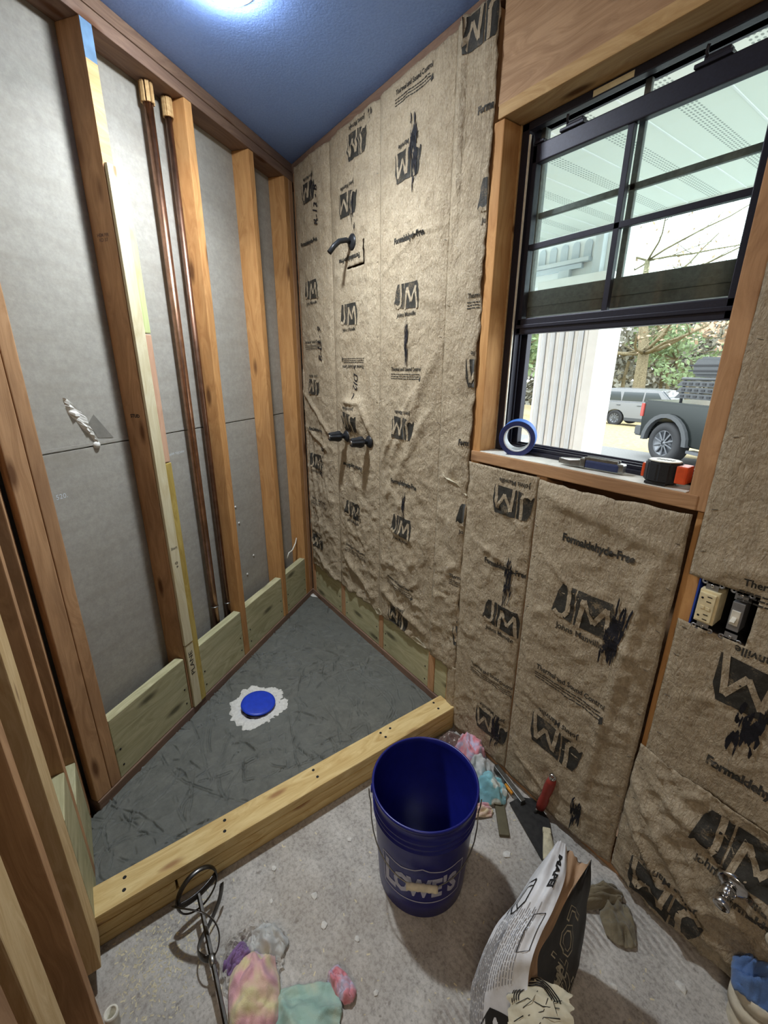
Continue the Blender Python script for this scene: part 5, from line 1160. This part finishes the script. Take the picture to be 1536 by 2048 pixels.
for a, b, c_, d in ((1.22, 1.92, 1.90, 1.38), (1.98, 2.90, 2.40, 1.98)): body('side_window', [(a, 1.34), (b, 1.34), (c_, 1.82), (d, 1.82)], -.895, -.86, 'carglass', tk, KM, .004)
bm = bmesh.new(); ao = [(-.45+.62*math.cos(a), .44+.60*math.sin(a)) for a in [PI-PI*i/12 for i in range(13)]]; ai = [(-.45+.52*math.cos(a), .44+.52*math.sin(a)) for a in [PI-PI*i/12 for i in range(13)]]
for i in range(12):
    q4 = [bm.verts.new((p[0], yy, p[1])) for yy in (-1.07, -.96) for p in (ao[i], ao[i+1], ai[i+1], ai[i])]
    for f in ((0, 1, 2, 3), (7, 6, 5, 4), (0, 4, 5, 1), (1, 5, 6, 2), (2, 6, 7, 3), (3, 7, 4, 0)): bm.faces.new([q4[j] for j in f])
bmesh.ops.remove_doubles(bm, verts=bm.verts, dist=.0005); bm2('wheel_arch', bm, M['trim'], tk, KM)
body('tail_light', [(-1.27, .92), (-1.17, .92), (-1.17, 1.20), (-1.27, 1.20)], -1.02, -.80, 'red', tk, KM, .01); body('rear_bumper', [(-1.42, .48), (-1.18, .48), (-1.18, .70), (-1.42, .70)], -.98, .98, 'trim', tk, KM, .03)
body('running_board', [(.25, .34), (2.2, .34), (2.2, .40), (.25, .40)], -1.12, -.92, 'rim', tk, KM, .01)
for x in (-.45, 3.25):
    for y in (-.88, .88): wheel(tk, KM, x, y, .43, .30)
rk = empty('cargo_rack', (-.9, 9.4, .9), 'black cargo rack with recovery boards and folded tent over the truck bed', 'rack')
for x in (-.45, .55):
    for y in (-.8, .8): tube('rack_post', [KM @ Vector((x, y, 1.27)), KM @ Vector((x, y, 1.74))], .03, M['trim'], rk, 8)
for y in (-.82, .82): tube('rack_rail', [KM @ Vector((-.5, y, 1.74)), KM @ Vector((.65, y, 1.74))], .03, M['trim'], rk, 8)
for k in range(3):
    bp = body('recovery_board', [(-.52, 1.36+k*.12), (.6, 1.36+k*.12), (.6, 1.46+k*.12), (-.42, 1.46+k*.12)], -.92, -.84, 'trim', rk, KM, .01)
    for j in range(6): body('board_rib', [(-.36+j*.155, 1.39+k*.12), (-.28+j*.155, 1.39+k*.12), (-.28+j*.155, 1.43+k*.12), (-.36+j*.155, 1.43+k*.12)], -.935, -.918, 'tire', bp, KM, 0)
body('folded_tent', [(-.40, 1.775), (.9, 1.775), (.9, 2.12), (-.3, 2.16), (-.44, 2.04)], -.75, .75, 'trim', rk, KM, .06)
for z in (1.88, 1.98): body('tent_strap', [(-.46, z), (.92, z), (.92, z+.03), (-.46, z+.03)], -.775, -.74, 'tire', rk, KM, .004)
# trees
def tree(lab, x, y, h, r, seed, crown, nb=9, leaves=900, spread=1.0, grp=None, lsz=.10, lean=0):
    rr = random.Random(seed); zb = lz(y) if y > 10.2 else -.4; root = empty('tree', (x, y, zb), lab, 'tree', grp)
    bm = bmesh.new(); tips = []
    def limb(p, d, L, r0, dep):
        pts = [p]; q = Vector(p); dd = Vector(d)
        for k in range(5): dd = (dd+Vector((rr.uniform(-.22, .22), rr.uniform(-.22, .22), rr.uniform(-.10, .16)))).normalized(); q = q+dd*L/5; pts.append(q.copy())
        tube_pts([Vector(a) for a in pts], [r0*(1-.13*k) for k in range(6)], 6 if dep else 10, False, bm)
        if dep < 3:
            for k in range(rr.randint(2, 4) if dep else nb):
                i = rr.randint(2 if dep == 0 else 1, 5); a = rr.uniform(0, 2*PI); up = rr.uniform(.05, .7) if dep else rr.uniform(-.05, .55)
                d2_ = Vector((math.cos(a), math.sin(a), up)).normalized(); limb(pts[i], d2_, L*rr.uniform(.38, .62) if dep else h*rr.uniform(.22, .42)*spread, r0*(1-.12*i)*(.5 if dep else .38), dep+1)
        else: tips.append(pts[-1])
        if dep >= 1: tips.extend(pts[3:])
    limb(Vector((0, 0, -.05)), (lean, 0, 1), h*.8, r, 0)
    bm2('trunk', bm, M['bark'], root, Matrix.Translation((x, y, zb)), True)
    if leaves and tips:
        vs = []; fs = []
        for k in range(leaves):
            p = rr.choice(tips)+Vector([rr.gauss(0, .32) for _ in range(3)]); s2 = lsz*rr.uniform(.6, 1.5); u = Vector([rr.gauss(0, 1) for _ in range(3)]).normalized(); v = u.orthogonal().normalized(); b = len(vs)
            vs += [p-u*s2, p+v*s2*.5, p+u*s2, p-v*s2*.5]; fs.append((b, b+1, b+2, b+3))
        lf = mesh('foliage', vs, fs, M[crown], root, Matrix.Translation((x, y, zb))); lf['kind'] = 'stuff'
    return root
tree('large bare oak with spreading limbs behind the silver car', -11.0, 28.0, 13, .42, 3, 'leaf_b', 16, 350, 1.2)
tree('oak keeping rusty leaves at the right of the window view', -6.9, 29.0, 8.5, .18, 5, 'leaf_b', 12, 2400, 1.2, None, .13)
tree('green pine right behind the large oak', -10.4, 34.0, 9.5, .20, 7, 'leaf_g', 14, 2600, .9, None, .15)
tree('green pine seen left of the white porch column', -15.8, 22.0, 8.5, .22, 9, 'leaf_g', 16, 3800, .9, None, .16)
for k, (x, y) in enumerate(((-24, 44), (-20, 40), (-17, 45), (-14.5, 41), (-12, 46), (-9.5, 42), (-27, 40), (-31, 46), (-6.5, 47), (-22, 36), (-35, 42), (-16.5, 37))):
    tree('grey winter tree in the woods beyond the lawn', x, y, 9.5, .20, 40+k, 'leaf_d', 11, 1500, .9, 'winter trees beyond the lawn', .22)
bk_ = empty('woods', (-18, 55, -3.4), 'hazy grey-green band of far woods behind the trees', 'woods'); rr = random.Random(77); vs = []; fs = []
for k in range(9000):
    x = rr.uniform(-60, 10); z = lz(55)+abs(rr.gauss(0, 3.0)); p = Vector((x, 55+rr.uniform(-3, 3), z)); s2 = rr.uniform(.3, .8); u = Vector([rr.gauss(0, 1) for _ in range(3)]).normalized(); v = u.orthogonal().normalized(); b = len(vs)
    vs += [p-u*s2, p+v*s2*.6, p+u*s2, p-v*s2*.6]; fs.append((b, b+1, b+2, b+3))
o = mesh('far_foliage', vs, fs, M['leaf_d'], bk_); o['kind'] = 'stuff'
